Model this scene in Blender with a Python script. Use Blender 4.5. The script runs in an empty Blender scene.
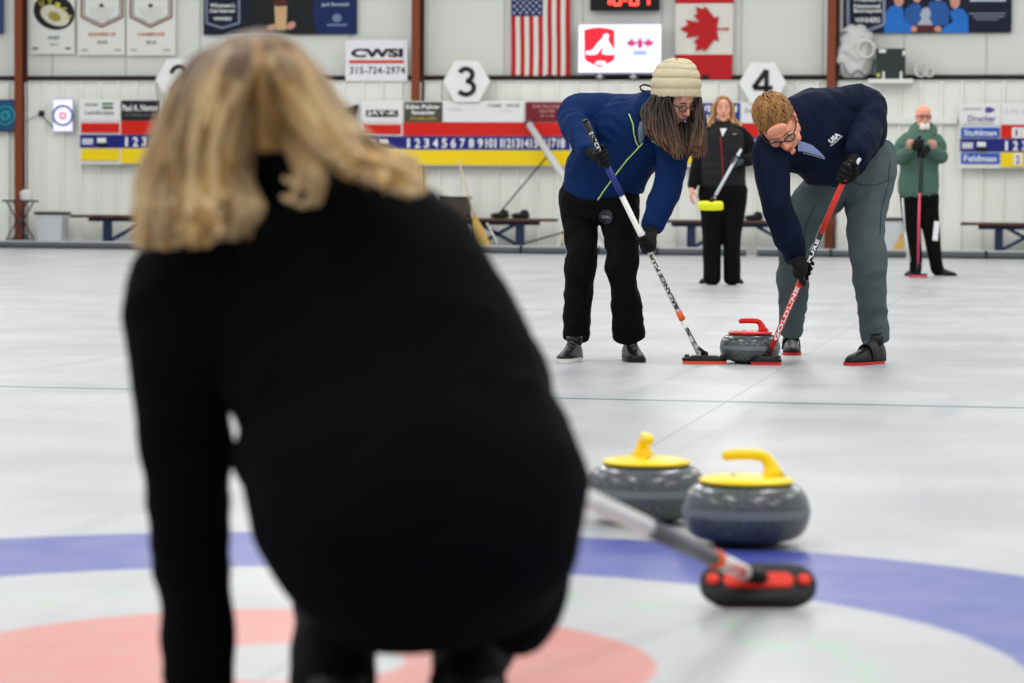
import bpy, bmesh, math, random
from mathutils import Vector, Matrix, noise
from mathutils.bvhtree import BVHTree
random.seed(7)
PI = math.pi
SC = bpy.context.scene
COL = SC.collection
# ------------------------------------------------------------------ camera
F = 2800.0
CAMH = 0.77
CAM = Vector((0, 0, CAMH))
YAW, PITCH, ROLL = math.radians(11.0), math.atan(141.5 / F), math.radians(0.42)
RC = Matrix.Rotation(YAW, 3, 'Z') @ Matrix.Rotation(PI / 2 - PITCH, 3, 'X') @ Matrix.Rotation(ROLL, 3, 'Z')
FWD = (RC @ Vector((0, 0, -1))).normalized()

def ray(px, py):
    return RC @ Vector(((px - 512) / F, -(py - 341.5) / F, -1))
def at(px, py, d):
    return CAM + ray(px, py) * d
def ice(px, py):
    r = ray(px, py)
    return CAM + r * (-CAMH / r.z)
def on_y(px, py, y):
    r = ray(px, py)
    return CAM + r * (y / r.y)

cam = bpy.data.cameras.new('camera')
camo = bpy.data.objects.new('camera', cam)
COL.objects.link(camo)
M4 = RC.to_4x4(); M4.translation = CAM
camo.matrix_world = M4
cam.sensor_width = 36.0
cam.lens = 36.0 * F / 1024
cam.dof.use_dof = True
cam.dof.focus_distance = 13.2
cam.dof.aperture_fstop = 4.3
cam.dof.aperture_blades = 0
cam.clip_start = 0.1; cam.clip_end = 300
SC.camera = camo

# ------------------------------------------------------------------ materials
MATS = {}
def srgb(c):
    return tuple(((v / 255) / 12.92 if v / 255 <= 0.04045 else ((v / 255 + 0.055) / 1.055) ** 2.4) for v in c)
def mat(name, rgb, rough=0.6, metal=0.0, var=0.06, vscale=8.0, bump=0.0, bscale=60.0, spec=0.28, emit=0.0, sheen=0.0, coat=0.0, stretch=None, rgb2=None):
    """procedural principled material: colour varied by noise, optional bump"""
    if name in MATS: return MATS[name]
    m = bpy.data.materials.new(name); m.use_nodes = True
    nt = m.node_tree; b = nt.nodes['Principled BSDF']
    c = srgb(rgb)
    tc = nt.nodes.new('ShaderNodeTexCoord'); mp = nt.nodes.new('ShaderNodeMapping')
    if stretch: mp.inputs['Scale'].default_value = stretch
    nt.links.new(tc.outputs['Object'], mp.inputs['Vector'])
    n = nt.nodes.new('ShaderNodeTexNoise'); n.inputs['Scale'].default_value = vscale; n.inputs['Detail'].default_value = 5
    nt.links.new(mp.outputs[0], n.inputs['Vector'])
    mx = nt.nodes.new('ShaderNodeMix'); mx.data_type = 'RGBA'
    c2 = srgb(rgb2) if rgb2 else c
    mx.inputs['A'].default_value = tuple(max(0, v * (1 - var)) for v in c) + (1,)
    mx.inputs['B'].default_value = tuple(min(1, v * (1 + var)) for v in c2) + (1,)
    nt.links.new(n.outputs['Fac'], mx.inputs['Factor'])
    nt.links.new(mx.outputs['Result'], b.inputs['Base Color'])
    b.inputs['Roughness'].default_value = rough
    b.inputs['Metallic'].default_value = metal
    b.inputs['Specular IOR Level'].default_value = spec
    b.inputs['Coat Weight'].default_value = coat
    if sheen:
        b.inputs['Sheen Weight'].default_value = sheen
        b.inputs['Sheen Roughness'].default_value = 0.5
    if emit:
        nt.links.new(mx.outputs['Result'], b.inputs['Emission Color'])
        b.inputs['Emission Strength'].default_value = emit
    if bump:
        n2 = nt.nodes.new('ShaderNodeTexNoise'); n2.inputs['Scale'].default_value = bscale; n2.inputs['Detail'].default_value = 4
        nt.links.new(mp.outputs[0], n2.inputs['Vector'])
        bp = nt.nodes.new('ShaderNodeBump'); bp.inputs['Strength'].default_value = bump; bp.inputs['Distance'].default_value = 0.01
        nt.links.new(n2.outputs['Fac'], bp.inputs['Height']); nt.links.new(bp.outputs[0], b.inputs['Normal'])
    MATS[name] = m
    return m

# ------------------------------------------------------------------ mesh helpers
def tag(o, label=None, cat=None, group=None, kind=None):
    if label: o['label'] = label
    if cat: o['category'] = cat
    if group: o['group'] = group
    if kind: o['kind'] = kind
    return o
def thing(name, label, cat, loc=(0, 0, 0), rotz=0.0, group=None):
    o = bpy.data.objects.new(name, None); COL.objects.link(o)
    o.empty_display_size = 0.1
    o.location = loc; o.rotation_euler = (0, 0, rotz)
    tag(o, label, cat, group)
    return o
def world_of(o):
    m = Matrix.LocRotScale(o.location, o.rotation_euler, None)
    return world_of(o.parent) @ m if o.parent else m

class MB:
    def __init__(s): s.v = []; s.f = []; s.mi = []; s.cur = 0; s.c = []
    def add(s, vs, fs):
        n = len(s.v); s.v += [Vector(p) for p in vs]
        for f in fs: s.f.append([i + n for i in f]); s.mi.append(s.cur)
        return s
    def box(s, c, d, rot=None):
        c = Vector(c); hx, hy, hz = d[0] / 2, d[1] / 2, d[2] / 2
        vs = [Vector((x, y, z)) for x in (-hx, hx) for y in (-hy, hy) for z in (-hz, hz)]
        if rot is not None: vs = [rot @ v for v in vs]
        return s.add([c + v for v in vs], [(0, 1, 3, 2), (4, 6, 7, 5), (0, 4, 5, 1), (2, 3, 7, 6), (0, 2, 6, 4), (1, 5, 7, 3)])
    def bar(s, a, b, w, h, up=Vector((0, 0, 1))):
        a = Vector(a); b = Vector(b); t = (b - a).normalized()
        if abs(t.dot(up)) > 0.99: up = Vector((0, 1, 0))
        sd = t.cross(up).normalized(); u = sd.cross(t)
        vs = []
        for p in (a, b):
            for i, j in ((-1, -1), (1, -1), (1, 1), (-1, 1)): vs.append(p + sd * (i * w / 2) + u * (j * h / 2))
        return s.add(vs, [(3, 2, 1, 0), (4, 5, 6, 7), (0, 1, 5, 4), (1, 2, 6, 5), (2, 3, 7, 6), (3, 0, 4, 7)])
    def tube(s, pts, r, seg=12, caps=True):
        pts = [Vector(p) for p in pts]
        rs = r if isinstance(r, (list, tuple)) else [r] * len(pts)
        vs = []; fs = []; up = None
        for i, p in enumerate(pts):
            t = (pts[min(i + 1, len(pts) - 1)] - pts[max(i - 1, 0)]).normalized()
            if up is None:
                up = Vector((0, 0, 1)) if abs(t.z) < 0.9 else Vector((1, 0, 0))
            sd = t.cross(up).normalized(); up = sd.cross(t).normalized()
            for k in range(seg):
                a = 2 * PI * k / seg
                vs.append(p + sd * (math.cos(a) * rs[i]) + up * (math.sin(a) * rs[i]))
        for i in range(len(pts) - 1):
            for k in range(seg):
                k2 = (k + 1) % seg
                fs.append((i * seg + k, i * seg + k2, (i + 1) * seg + k2, (i + 1) * seg + k))
        if caps:
            fs.append(tuple(reversed(range(seg)))); fs.append(tuple((len(pts) - 1) * seg + k for k in range(seg)))
        return s.add(vs, fs)
    def lathe(s, prof, seg=48, c=(0, 0, 0), M=None):
        """prof: list of (r, z), closed at the axis by r = 0 ends or left open"""
        vs = []; fs = []; c = Vector(c)
        for r, z in prof:
            for k in range(seg):
                a = 2 * PI * k / seg
                v = Vector((r * math.cos(a), r * math.sin(a), z))
                vs.append(c + (M @ v if M is not None else v))
        for i in range(len(prof) - 1):
            for k in range(seg):
                k2 = (k + 1) % seg
                fs.append((i * seg + k, i * seg + k2, (i + 1) * seg + k2, (i + 1) * seg + k))
        fs.append(tuple(reversed(range(seg)))); fs.append(tuple((len(prof) - 1) * seg + k for k in range(seg)))
        return s.add(vs, fs)
    def ell(s, c, r, M=None, seg=20, rings=12):
        prof = []
        vs = []; fs = []; c = Vector(c)
        for i in range(rings + 1):
            th = PI * i / rings
            for k in range(seg):
                a = 2 * PI * k / seg
                v = Vector((r[0] * math.sin(th) * math.cos(a), r[1] * math.sin(th) * math.sin(a), -r[2] * math.cos(th)))
                vs.append(c + (M @ v if M is not None else v))
        for i in range(rings):
            for k in range(seg):
                k2 = (k + 1) % seg
                fs.append((i * seg + k, i * seg + k2, (i + 1) * seg + k2, (i + 1) * seg + k))
        return s.add(vs, fs)
    def prism(s, pts, y, t):
        """outline pts (x, z) seen from -Y; front face at y, thickness t behind it"""
        n = len(pts)
        vs = [Vector((p[0], y, p[1])) for p in pts] + [Vector((p[0], y + t, p[1])) for p in pts]
        fs = [tuple(range(n)), tuple(reversed(range(n, 2 * n)))]
        fs += [(i, i + n, (i + 1) % n + n, (i + 1) % n) for i in range(n)]
        return s.add(vs, fs)
    def xform(s, M):
        s.v = [M @ v for v in s.v]; return s
    def build(s, name, m, parent=None, smooth=False, bevel=0.0, local=False, angle=None, bseg=2):
        me = bpy.data.meshes.new(name)
        vs = s.v
        if parent is not None and not local:
            inv = world_of(parent).inverted(); vs = [inv @ v for v in vs]
        me.from_pydata([tuple(v) for v in vs], [], s.f)
        ms = m if isinstance(m, (list, tuple)) else [m]
        for q in ms: me.materials.append(q)
        if len(ms) > 1: me.polygons.foreach_set('material_index', s.mi)
        if s.c:
            at_ = me.attributes.new('shade', 'FLOAT', 'POINT'); s.c += [0.0] * (len(me.vertices) - len(s.c)); at_.data.foreach_set('value', s.c)
        bm = bmesh.new(); bm.from_mesh(me)
        bmesh.ops.remove_doubles(bm, verts=bm.verts, dist=1e-6)
        bmesh.ops.dissolve_degenerate(bm, edges=bm.edges, dist=1e-7)
        bmesh.ops.recalc_face_normals(bm, faces=bm.faces)
        bm.to_mesh(me); bm.free()
        if smooth: me.shade_smooth()
        o = bpy.data.objects.new(name, me); COL.objects.link(o)
        if parent is not None: o.parent = parent
        if bevel:
            b = o.modifiers.new('bevel', 'BEVEL'); b.width = bevel; b.segments = bseg; b.limit_method = 'ANGLE'; b.angle_limit = math.radians(40)
            me.shade_smooth(); w = o.modifiers.new('wn', 'WEIGHTED_NORMAL'); w.keep_sharp = True
        elif angle:
            me.shade_smooth(); sm = o.modifiers.new('edge', 'EDGE_SPLIT'); sm.split_angle = math.radians(angle)
        return o

def text_mb(txt, size, bold=0.0, xs=1.0, align='CENTER', spacing=1.0, depth=0.002, fit=None):
    """letters as MB in the x-z plane facing -Y, centred; fit = (w, h) to stretch to"""
    cu = bpy.data.curves.new('t', 'FONT'); cu.body = txt; cu.size = size; cu.extrude = depth; cu.offset = bold
    cu.align_x = align; cu.align_y = 'CENTER'; cu.space_character = spacing; cu.resolution_u = 3
    ob = bpy.data.objects.new('t', cu); COL.objects.link(ob)
    dg = bpy.context.evaluated_depsgraph_get()
    me = bpy.data.meshes.new_from_object(ob.evaluated_get(dg))
    b = MB()
    vs = [Vector((v.co.x * xs, -v.co.z, v.co.y)) for v in me.vertices]
    if fit and vs:
        x0 = min(v.x for v in vs); x1 = max(v.x for v in vs); z0 = min(v.z for v in vs); z1 = max(v.z for v in vs)
        vs = [Vector(((v.x - (x0 + x1) / 2) * fit[0] / (x1 - x0), v.y, (v.z - (z0 + z1) / 2) * fit[1] / (z1 - z0))) for v in vs]
    b.add(vs, [tuple(p.vertices) for p in me.polygons])
    bpy.data.objects.remove(ob); bpy.data.meshes.remove(me); bpy.data.curves.remove(cu)
    return b
def text_at(name, txt, px0, py0, px1, py1, y, m, parent, bold=0.0, spacing=1.0):
    """lettering filling the photo rectangle, lying on the plane Y = y"""
    a, b_, c, d = rect(px0, py0, px1, py1, y)
    t = text_mb(txt, 0.2, bold=bold, spacing=spacing, fit=(b_ - a, d - c), depth=0.002)
    t.xform(Matrix.Translation(((a + b_) / 2, y, (c + d) / 2)))
    return t.build(name, m, parent)
def rect(px0, py0, px1, py1, y):
    pm = (px0 + px1) / 2; qm = (py0 + py1) / 2
    return on_y(px0, qm, y).x, on_y(px1, qm, y).x, on_y(pm, py1, y).z, on_y(pm, py0, y).z
def slab(mb, px0, py0, px1, py1, y, t):
    a, b_, c, d = rect(px0, py0, px1, py1, y)
    mb.box(((a + b_) / 2, y + t / 2, (c + d) / 2), (b_ - a, t, d - c)); return mb
def ppoly(pts, y):
    r = [on_y(p[0], p[1], y) for p in pts]
    return [(q.x, q.z) for q in r]
# ================================================================== THE SETTING
YW = 42.2
TEE = ice(290, 662)
# ---- ice: white pebbled sheet, painted rings and lines under the surface, dark scuffs
def ice_material():
    m = bpy.data.materials.new('pebbled_ice'); m.use_nodes = True
    nt = m.node_tree; N = nt.nodes; L = nt.links; b = N['Principled BSDF']
    g = N.new('ShaderNodeNewGeometry'); sep = N.new('ShaderNodeSeparateXYZ'); L.new(g.outputs['Position'], sep.inputs[0])
    def math_(op, a, b_=None, clamp=False):
        n = N.new('ShaderNodeMath'); n.operation = op; n.use_clamp = clamp
        for i, v in enumerate((a, b_)):
            if v is None: continue
            if isinstance(v, (int, float)): n.inputs[i].default_value = v
            else: L.new(v, n.inputs[i])
        return n.outputs[0]
    def mixc(fac, a, c):
        n = N.new('ShaderNodeMix'); n.data_type = 'RGBA'
        L.new(fac, n.inputs['Factor'])
        for k, v in (('A', a), ('B', c)):
            if isinstance(v, tuple): n.inputs[k].default_value = v + (1,)
            else: L.new(v, n.inputs[k])
        return n.outputs['Result']
    def nz(scale, detail=5, st=(1, 1, 1), off=(0, 0, 0)):
        mp = N.new('ShaderNodeMapping'); mp.inputs['Scale'].default_value = st; mp.inputs['Location'].default_value = off
        L.new(g.outputs['Position'], mp.inputs['Vector'])
        n = N.new('ShaderNodeTexNoise'); n.inputs['Scale'].default_value = scale; n.inputs['Detail'].default_value = detail
        n.inputs['Roughness'].default_value = 0.6
        L.new(mp.outputs[0], n.inputs['Vector']); return n.outputs['Fac']
    def ramp(v, lo, hi):
        n = N.new('ShaderNodeMapRange'); n.inputs['From Min'].default_value = lo; n.inputs['From Max'].default_value = hi
        n.interpolation_type = 'SMOOTHSTEP'; L.new(v, n.inputs['Value']); return n.outputs['Result']
    base = mixc(ramp(nz(1.2, 6), .3, .7), srgb((160, 161, 163)), srgb((179, 180, 181)))
    base = mixc(ramp(nz(1.0, 5, (4.0, .35, 1)), .52, .75), base, srgb((154, 157, 159)))      # long run marks down the sheet
    base = mixc(math_('MULTIPLY', ramp(nz(1.0, 6, (.8, 1.6, 1), (9, 4, 0)), .5, .8), .3), base, srgb((160, 162, 163)))
    # distance from the tee
    dx = math_('SUBTRACT', sep.outputs['X'], TEE.x); dy = math_('SUBTRACT', sep.outputs['Y'], TEE.y)
    wob = math_('MULTIPLY', math_('SUBTRACT', nz(14, 2), .5), .012)
    r = math_('ADD', math_('SQRT', math_('ADD', math_('MULTIPLY', dx, dx), math_('MULTIPLY', dy, dy))), wob)
    def band(v, lo, hi, s=.006):
        return math_('MULTIPLY', ramp(v, lo - s, lo + s), math_('SUBTRACT', 1.0, ramp(v, hi - s, hi + s)))
    fade = ramp(nz(7, 6), .2, .75)
    fb = math_('MULTIPLY', band(r, 1.22, 1.83), math_('ADD', math_('MULTIPLY', fade, .18), .80))
    fr = math_('MULTIPLY', band(r, .19, .61), math_('ADD', math_('MULTIPLY', fade, .25), .72))
    base = mixc(fb, base, srgb((52, 64, 150)))
    base = mixc(fr, base, srgb((196, 112, 100)))
    # green club lettering faded into the white ring: soft strokes at three spots
    gm = math_('MULTIPLY', band(r, .80, .98, .03), ramp(nz(9, 3, (1, 1, 1), (3, 1, 0)), .52, .62))
    base = mixc(math_('MULTIPLY', gm, .42), base, srgb((120, 190, 140)))
    # lines: hog line (dark green), centre line, sheet divider line
    hog = band(sep.outputs['Y'], 10.72 - .035, 10.72 + .035, .008)
    base = mixc(math_('MULTIPLY', hog, .85), base, srgb((70, 110, 104)))
    for x0, w, a, c in ((TEE.x, .006, .5, (120, 124, 130)), (TEE.x + 2.2, .010, .35, (150, 140, 130)), (TEE.x - 2.3, .01, .3, (150, 140, 130)), (TEE.x + 1.25, .006, .14, (150, 146, 140))):
        base = mixc(math_('MULTIPLY', band(sep.outputs['X'], x0 - w, x0 + w, .004), a), base, srgb(c))
    hog2 = band(sep.outputs['Y'], 32.6 - .05, 32.6 + .05, .02)
    far_ring = band(math_('SQRT', math_('ADD', math_('POWER', math_('SUBTRACT', sep.outputs['X'], TEE.x + 4.6), 2), math_('POWER', math_('SUBTRACT', sep.outputs['Y'], 38.5), 2))), .2, .61, .02)
    base = mixc(math_('MULTIPLY', far_ring, .5), base, srgb((222, 128, 116)))
    L.new(base, b.inputs['Base Color'])
    b.inputs['Roughness'].default_value = .34
    rr = N.new('ShaderNodeMapRange'); L.new(nz(2.2, 6, (1, .5, 1)), rr.inputs['Value'])
    rr.inputs['From Min'].default_value = .3; rr.inputs['From Max'].default_value = .7
    rr.inputs['To Min'].default_value = .33; rr.inputs['To Max'].default_value = .40
    L.new(rr.outputs[0], b.inputs['Roughness'])
    b.inputs['IOR'].default_value = 1.31
    b.inputs['Specular IOR Level'].default_value = .42
    v = N.new('ShaderNodeTexVoronoi'); v.inputs['Scale'].default_value = 130; L.new(g.outputs['Position'], v.inputs['Vector'])
    hsum = math_('ADD', math_('MULTIPLY', v.outputs['Distance'], .35), nz(30, 4))
    bp = N.new('ShaderNodeBump'); bp.inputs['Strength'].default_value = .07; bp.inputs['Distance'].default_value = .002
    L.new(hsum, bp.inputs['Height']); L.new(bp.outputs[0], b.inputs['Normal'])
    return m
ICE = ice_material()
b = MB(); b.box((-6, 19.2, -.05), (46, 46.2, .1))
tag(b.build('floor', ICE), kind='structure')

# ---- far wall: ribbed white metal panels below, smooth white vinyl above
M_WALL = mat('white_wall_panel', (236, 236, 228), .55, var=.035, vscale=1.2, bump=.08, bscale=30)
M_VINYL = mat('white_wall_vinyl', (222, 222, 215), .5, var=.03, vscale=1.5, bump=.35, bscale=2.5)
M_GAP = mat('dark_wall_gap', (46, 36, 34), .8)
M_POST = mat('rust_brown_post', (128, 60, 32), .5, var=.12)
M_WHITE = mat('white_board', (232, 232, 230), .5, var=.02)
M_BLACK = mat('black_plastic', (12, 12, 13), .5, spec=.25)
M_DARK = mat('dark_grey_metal', (50, 52, 56), .5)
zt = on_y(512, 82, YW).z
xa, xb = on_y(-480, 200, YW).x, on_y(1400, 200, YW).x
b = MB()
x = xa; prof = []
while x < xb:
    prof += [(x, 0), (x + .235, 0), (x + .245, -.045), (x + .28, -.045), (x + .29, 0)]
    x += .305
vs = []; fs = []
for (px, dy) in prof:
    vs += [(px, YW + dy, 0), (px, YW + dy, zt)]
for i in range(len(prof) - 1):
    fs.append((2 * i, 2 * i + 1, 2 * i + 3, 2 * i + 2))
b.add(vs, fs)
b.box(((xa + xb) / 2, YW + .08, zt / 2), (xb - xa, .12, zt))
tag(b.build('wall_lower', M_WALL), kind='structure')
b = MB(); b.box(((xa + xb) / 2, YW + .30, 3.7), (xb - xa, .1, 5.0))
x = xa + .4
tag(b.build('wall_upper', M_VINYL), kind='structure')
b = MB()
x = on_y(47, 60, YW).x
while x < xb:
    b.box((x, YW + .245, 4.4), (.012, .014, 3.6)); x += 1.22
tag(b.build('trim_1', mat('vinyl_seam', (180, 180, 176), .6)), kind='structure')
b = MB(); b.box(((xa + xb) / 2, YW + .02, zt + .012), (xb - xa, .10, .024))
tag(b.build('trim_2', mat('white_cap_trim', (206, 206, 202), .5)), kind='structure')
b = MB(); b.box(((xa + xb) / 2, YW + .19, zt + .065), (xb - xa, .12, .085))
tag(b.build('trim_3', M_GAP), kind='structure')
# three brown steel posts standing in front of the wall
POSTG = 'brown steel wall posts'
for i, (px, lab) in enumerate(((22.8, 'rust-brown steel post at the left beside the small round table'),
                               (418.5, 'rust-brown steel post between the phone-number sign and the hexagon sign 3'),
                               (832.5, 'rust-brown steel post beside the plastic-wrapped bundle and the women\'s bonspiel banner'))):
    p = on_y(px, 120, YW)
    t = thing('steel_post', lab, 'post', (p.x, YW - .14, 0), group=POSTG)
    MB().box((p.x - .02, YW - .14, 2.9), (.13, .02, 5.8)).build('front_flange', M_POST, t)
    MB().box((p.x + .0, YW - .07, 2.9), (.02, .14, 5.8)).build('web', M_POST, t)
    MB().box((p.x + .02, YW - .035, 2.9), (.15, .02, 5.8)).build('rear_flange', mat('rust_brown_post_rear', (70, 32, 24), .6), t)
    MB().box((p.x, YW - .1, .012), (.24, .2, .024)).build('base_plate', M_DARK, t)

# foam bumper rolls along the foot of the wall
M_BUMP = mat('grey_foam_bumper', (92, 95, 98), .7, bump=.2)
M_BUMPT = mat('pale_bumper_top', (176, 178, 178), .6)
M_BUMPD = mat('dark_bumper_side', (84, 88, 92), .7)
BG = 'foam bumpers along the far wall'
yb = YW - 2.7
segs = [(-440, 300, 'dark foam bumper with pale top at the foot of the wall, furthest left'),
        (303, 566, 'dark foam bumper with pale top below the straw broom and wooden bench'),
        (570, 746, 'dark foam bumper with pale top behind the navy-jacketed sweeper and the far woman'),
        (757, 906, 'dark foam bumper with pale top behind the grey-trousered man'),
        (910, 1380, 'dark foam bumper with pale top at the foot of the wall, furthest right')]
for a_, b_, lab in segs:
    x0, x1 = on_y(a_, 250, yb).x, on_y(b_, 250, yb).x
    t = thing('foam_bumper', lab, 'bumper', ((x0 + x1) / 2, yb, 0), group=BG)
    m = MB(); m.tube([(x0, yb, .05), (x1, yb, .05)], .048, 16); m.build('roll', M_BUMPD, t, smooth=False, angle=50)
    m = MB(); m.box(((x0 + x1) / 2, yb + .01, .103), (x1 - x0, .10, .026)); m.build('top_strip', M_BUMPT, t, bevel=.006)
    for k in range(3):
        xx = x0 + (x1 - x0) * (k + .5) / 3
        MB().box((xx, yb, .058), (.03, .112, .114)).build('strap', M_BLACK, t)

# ================================================================== SIGNS ON THE WALL
RED = mat('score_red', (212, 24, 4), .5, var=.03)
NAVY = mat('score_navy', (20, 28, 116), .5, var=.03)
YEL = mat('score_yellow', (246, 212, 0), .5, var=.03)
INK = mat('black_ink', (28, 28, 30), .6)
GREYINK = mat('grey_ink', (120, 122, 124), .6)
WINK = mat('white_ink', (240, 240, 240), .5)
GREEN = mat('green_ink', (30, 84, 50), .6)
PURP = mat('purple_ink', (84, 70, 150), .6)
BLUEP = mat('name_plate_blue', (34, 82, 178), .5)
BROWNP = mat('olive_brown_panel', (78, 72, 60), .6)
MAROON = mat('maroon_panel', (118, 26, 40), .6)
YSB = YW - .24

def scoreboard(x0, lab, left_sponsor, sponsors, ybase=0.0, names=None, plates=None, nlast=18):
    """one of the long red / navy / yellow scoreboards; x0 = photo x of its left edge, 208 px long"""
    o = ybase
    xA, xB = on_y(x0, 130, YSB).x, on_y(x0 + 208, 130, YSB).x
    t = thing('scoreboard', lab, 'scoreboard', ((xA + xB) / 2, YSB + .02, on_y(x0 + 100, 166 + o, YSB).z), group='curling scoreboards on the far wall')
    def S(name, a, p, c, q, m, dy=0, parent=t, bev=0):
        return slab(MB(), x0 + a, p + o, x0 + c, q + o, YSB + dy, .03 if not dy == .02 else .05).build(name, m, parent, bevel=bev)
    S('backing_board', -1, 101, 209, 166, M_WHITE, .02)
    for k_ in (.15, .85):
        MB().box((xA + (xB - xA) * k_, YSB + .145, on_y(x0 + 100, 133 + o, YSB).z), (.06, .17, .6)).build('wall_bracket', M_DARK, t)
    # left column
    sp = S('sponsor_panel', 0, 102, 40.5, 122, M_WHITE)
    left_sponsor(sp, x0, o)
    if names:
        for nm, (p, q) in zip(names, ((125, 135), (150.5, 161))):
            pl = S('name_plate', 1, p, 39.5, q, BLUEP, -.01)
            text_at('lettering', nm, x0 + 4, p + o + 2.2, x0 + 36.5, q + o - 1.8, YSB - .014, WINK, pl, bold=.003)
    else:
        S('name_slot', 1, 124.5, 38.5, 134, RED, -.01)
        S('name_slot', 1, 150.5, 38.5, 162, YEL, -.01)
    S('red_row', 41, 122.5, 208, 136, RED)
    S('yellow_row', 41, 150.5, 208, 165, YEL)
    nr = S('number_row', 0, 136.5, 208, 149.5, NAVY)
    hb = slab(MB(), x0 + 2, 140 + o, x0 + 13, 146 + o, YSB - .006, .01).build('end_label', mat('pale_label', (200, 202, 214), .5), nr)
    hm = MB()
    a_, b_, c_, d_ = rect(x0 + 17, 139.5 + o, x0 + 26, 144.5 + o, YSB - .02)
    hm.box(((a_ + b_) / 2, YSB - .015, (c_ + d_) / 2), (b_ - a_, .02, d_ - c_)); hm.build('hammer_marker', M_WHITE, nr, bevel=.01)
    hm = MB(); a_, b_, c_, d_ = rect(x0 + 17.5, 144 + o, x0 + 26, 149 + o, YSB - .02)
    hm.box(((a_ + b_) / 2, YSB - .015, (c_ + d_) / 2), (b_ - a_, .03, d_ - c_)); hm.build('marker_knob', M_BLACK, nr, bevel=.02)
    for k in range(nlast):
        cx = x0 + 46.5 + k * 8.98
        w = 2.6 if k < 9 else 3.7
        if k == 0: w = 1.25
        text_at('numeral', str(k + 1), cx - w, 138.4 + o, cx + w, 147.9 + o, YSB - .004, WINK, nr, bold=.005)
    for (a, c, m, texts) in sponsors:
        sp = S('sponsor_panel', a, 102, c, 122, m)
        for (tx, p0, q0, p1, q1, tm, bo) in texts:
            text_at('lettering', tx, x0 + p0, q0 + o, x0 + p1, q1 + o, YSB - .004, tm, sp, bold=bo)
    for (a, p, c, q, tx) in (plates or []):
        pl = S('score_plate', a, p, c, q, M_WHITE, -.02)
        text_at('numeral', tx, x0 + a + (3.6 if tx == '1' else 2.4), p + o + 2, x0 + c - (3.6 if tx == '1' else 2.4), q + o - 2, YSB - .024, INK, pl, bold=.002)
    return t

def sp_landscape(p, x0, o):
    text_at('lettering', 'Landscape', x0 + 5, 111.5 + o, x0 + 34, 117.5 + o, YSB - .004, GREYINK, p, bold=.002)
    text_at('lettering', 'NOTMAN', x0 + 5, 105 + o, x0 + 18, 107.5 + o, YSB - .004, INK, p)
    m = MB(); slab(m, x0 + 22, 104.3 + o, x0 + 33, 106.4 + o, YSB - .004, .005); slab(m, x0 + 22, 108 + o, x0 + 33, 110.4 + o, YSB - .004, .005); m.build('logo', GREEN, p)
def sp_jayk(p, x0, o):
    m = slab(MB(), x0 + 4, 110 + o, x0 + 36, 117 + o, YSB - .004, .005).build('logo', INK, p)
    text_at('lettering', 'JAY-K', x0 + 5, 110.6 + o, x0 + 35, 116.4 + o, YSB - .008, WINK, p, bold=.004)
def sp_vision(p, x0, o):
    slab(MB(), x0 + .5, 104 + o, x0 + 40, 121 + o, YSB - .004, .005).build('logo', mat('vision_blue', (40, 52, 130), .5), p)
def sp_drucker(p, x0, o):
    text_at('lettering', 'Drucker', x0 + 8, 113 + o, x0 + 36, 119 + o, YSB - .004, PURP, p, bold=.003)
    text_at('lettering', 'LAW OFFICES OF', x0 + 3, 105.5 + o, x0 + 22, 107.5 + o, YSB - .004, GREYINK, p)
    m = MB(); q = on_y(x0 + 29, 107.5 + o, YSB); m.prism([(q.x + .07 * math.cos(a) * (1 + .3 * math.cos(3 * a)), q.z + .045 * math.sin(a)) for a in [i * PI / 9 for i in range(18)]], YSB - .004, .006)
    m.build('logo', PURP, p)
    text_at('lettering', 'ATTORNEYS AND COUNSELORS', x0 + 4, 120.2 + o, x0 + 34, 121.3 + o, YSB - .004, GREYINK, p)

scoreboard(80, 'scoreboard behind the blonde hair, its left panel advertising a landscaper', sp_landscape,
           [(41, 80, mat('black_panel', (22, 24, 28), .5), [('Paul A. Norton', 42.5, 106, 78.5, 112.5, WINK, .004), ('ATTORNEY AT LAW', 45, 115, 77, 118, GREYINK, 0)]),
            (81, 208, M_WHITE, [])], ybase=-1.5)
scoreboard(362, 'long red, navy and yellow scoreboard numbered 1 to 18 under hexagon sign 3', sp_jayk,
           [(42, 80, BROWNP, [('Edna Pulver', 44, 104.5, 78, 108.8, WINK, .006), ('Remember', 50, 110.5, 73, 114.5, WINK, .006), ('315-866-5470', 48, 117, 74, 120, mat('gold_ink', (196, 180, 60), .5), .002)]),
            (81, 122, M_WHITE, [('Realty', 86, 108, 100, 111, mat('pale_ink', (200, 202, 206), .6), 0)]),
            (122, 162, M_WHITE, [('COLUMBIA', 126, 104, 140, 107, GREYINK, .002), ('CENTER', 144, 104, 158, 107, GREYINK, .002), ('315', 138, 110, 150, 112, mat('pale_ink', (200, 202, 206), .6), 0)]),
            (163.5, 208, MAROON, [('THE VILLAGE', 170, 105, 198, 108, mat('pink_ink', (214, 160, 160), .5), .002), ('CENTER', 177, 110, 193, 112.5, mat('pink_ink', (214, 160, 160), .5), .002), ('315', 178, 115, 192, 117, mat('pink_ink', (214, 160, 160), .5), 0)])])
scoreboard(657, 'scoreboard with red, navy and yellow rows behind the far woman under the hexagon sign 4', sp_vision,
           [(41, 83, mat('blue_sponsor_panel', (44, 56, 136), .5), [('VISION', 43, 104.5, 80, 111, WINK, .006), ('SECURITY', 46, 114, 78, 118, WINK, .002)]),
            (84, 125, M_WHITE, [('Delta', 88, 107, 100, 112, GREYINK, .0)]), (126, 166, M_WHITE, []), (167, 208, M_WHITE, [])], ybase=1.0)
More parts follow.
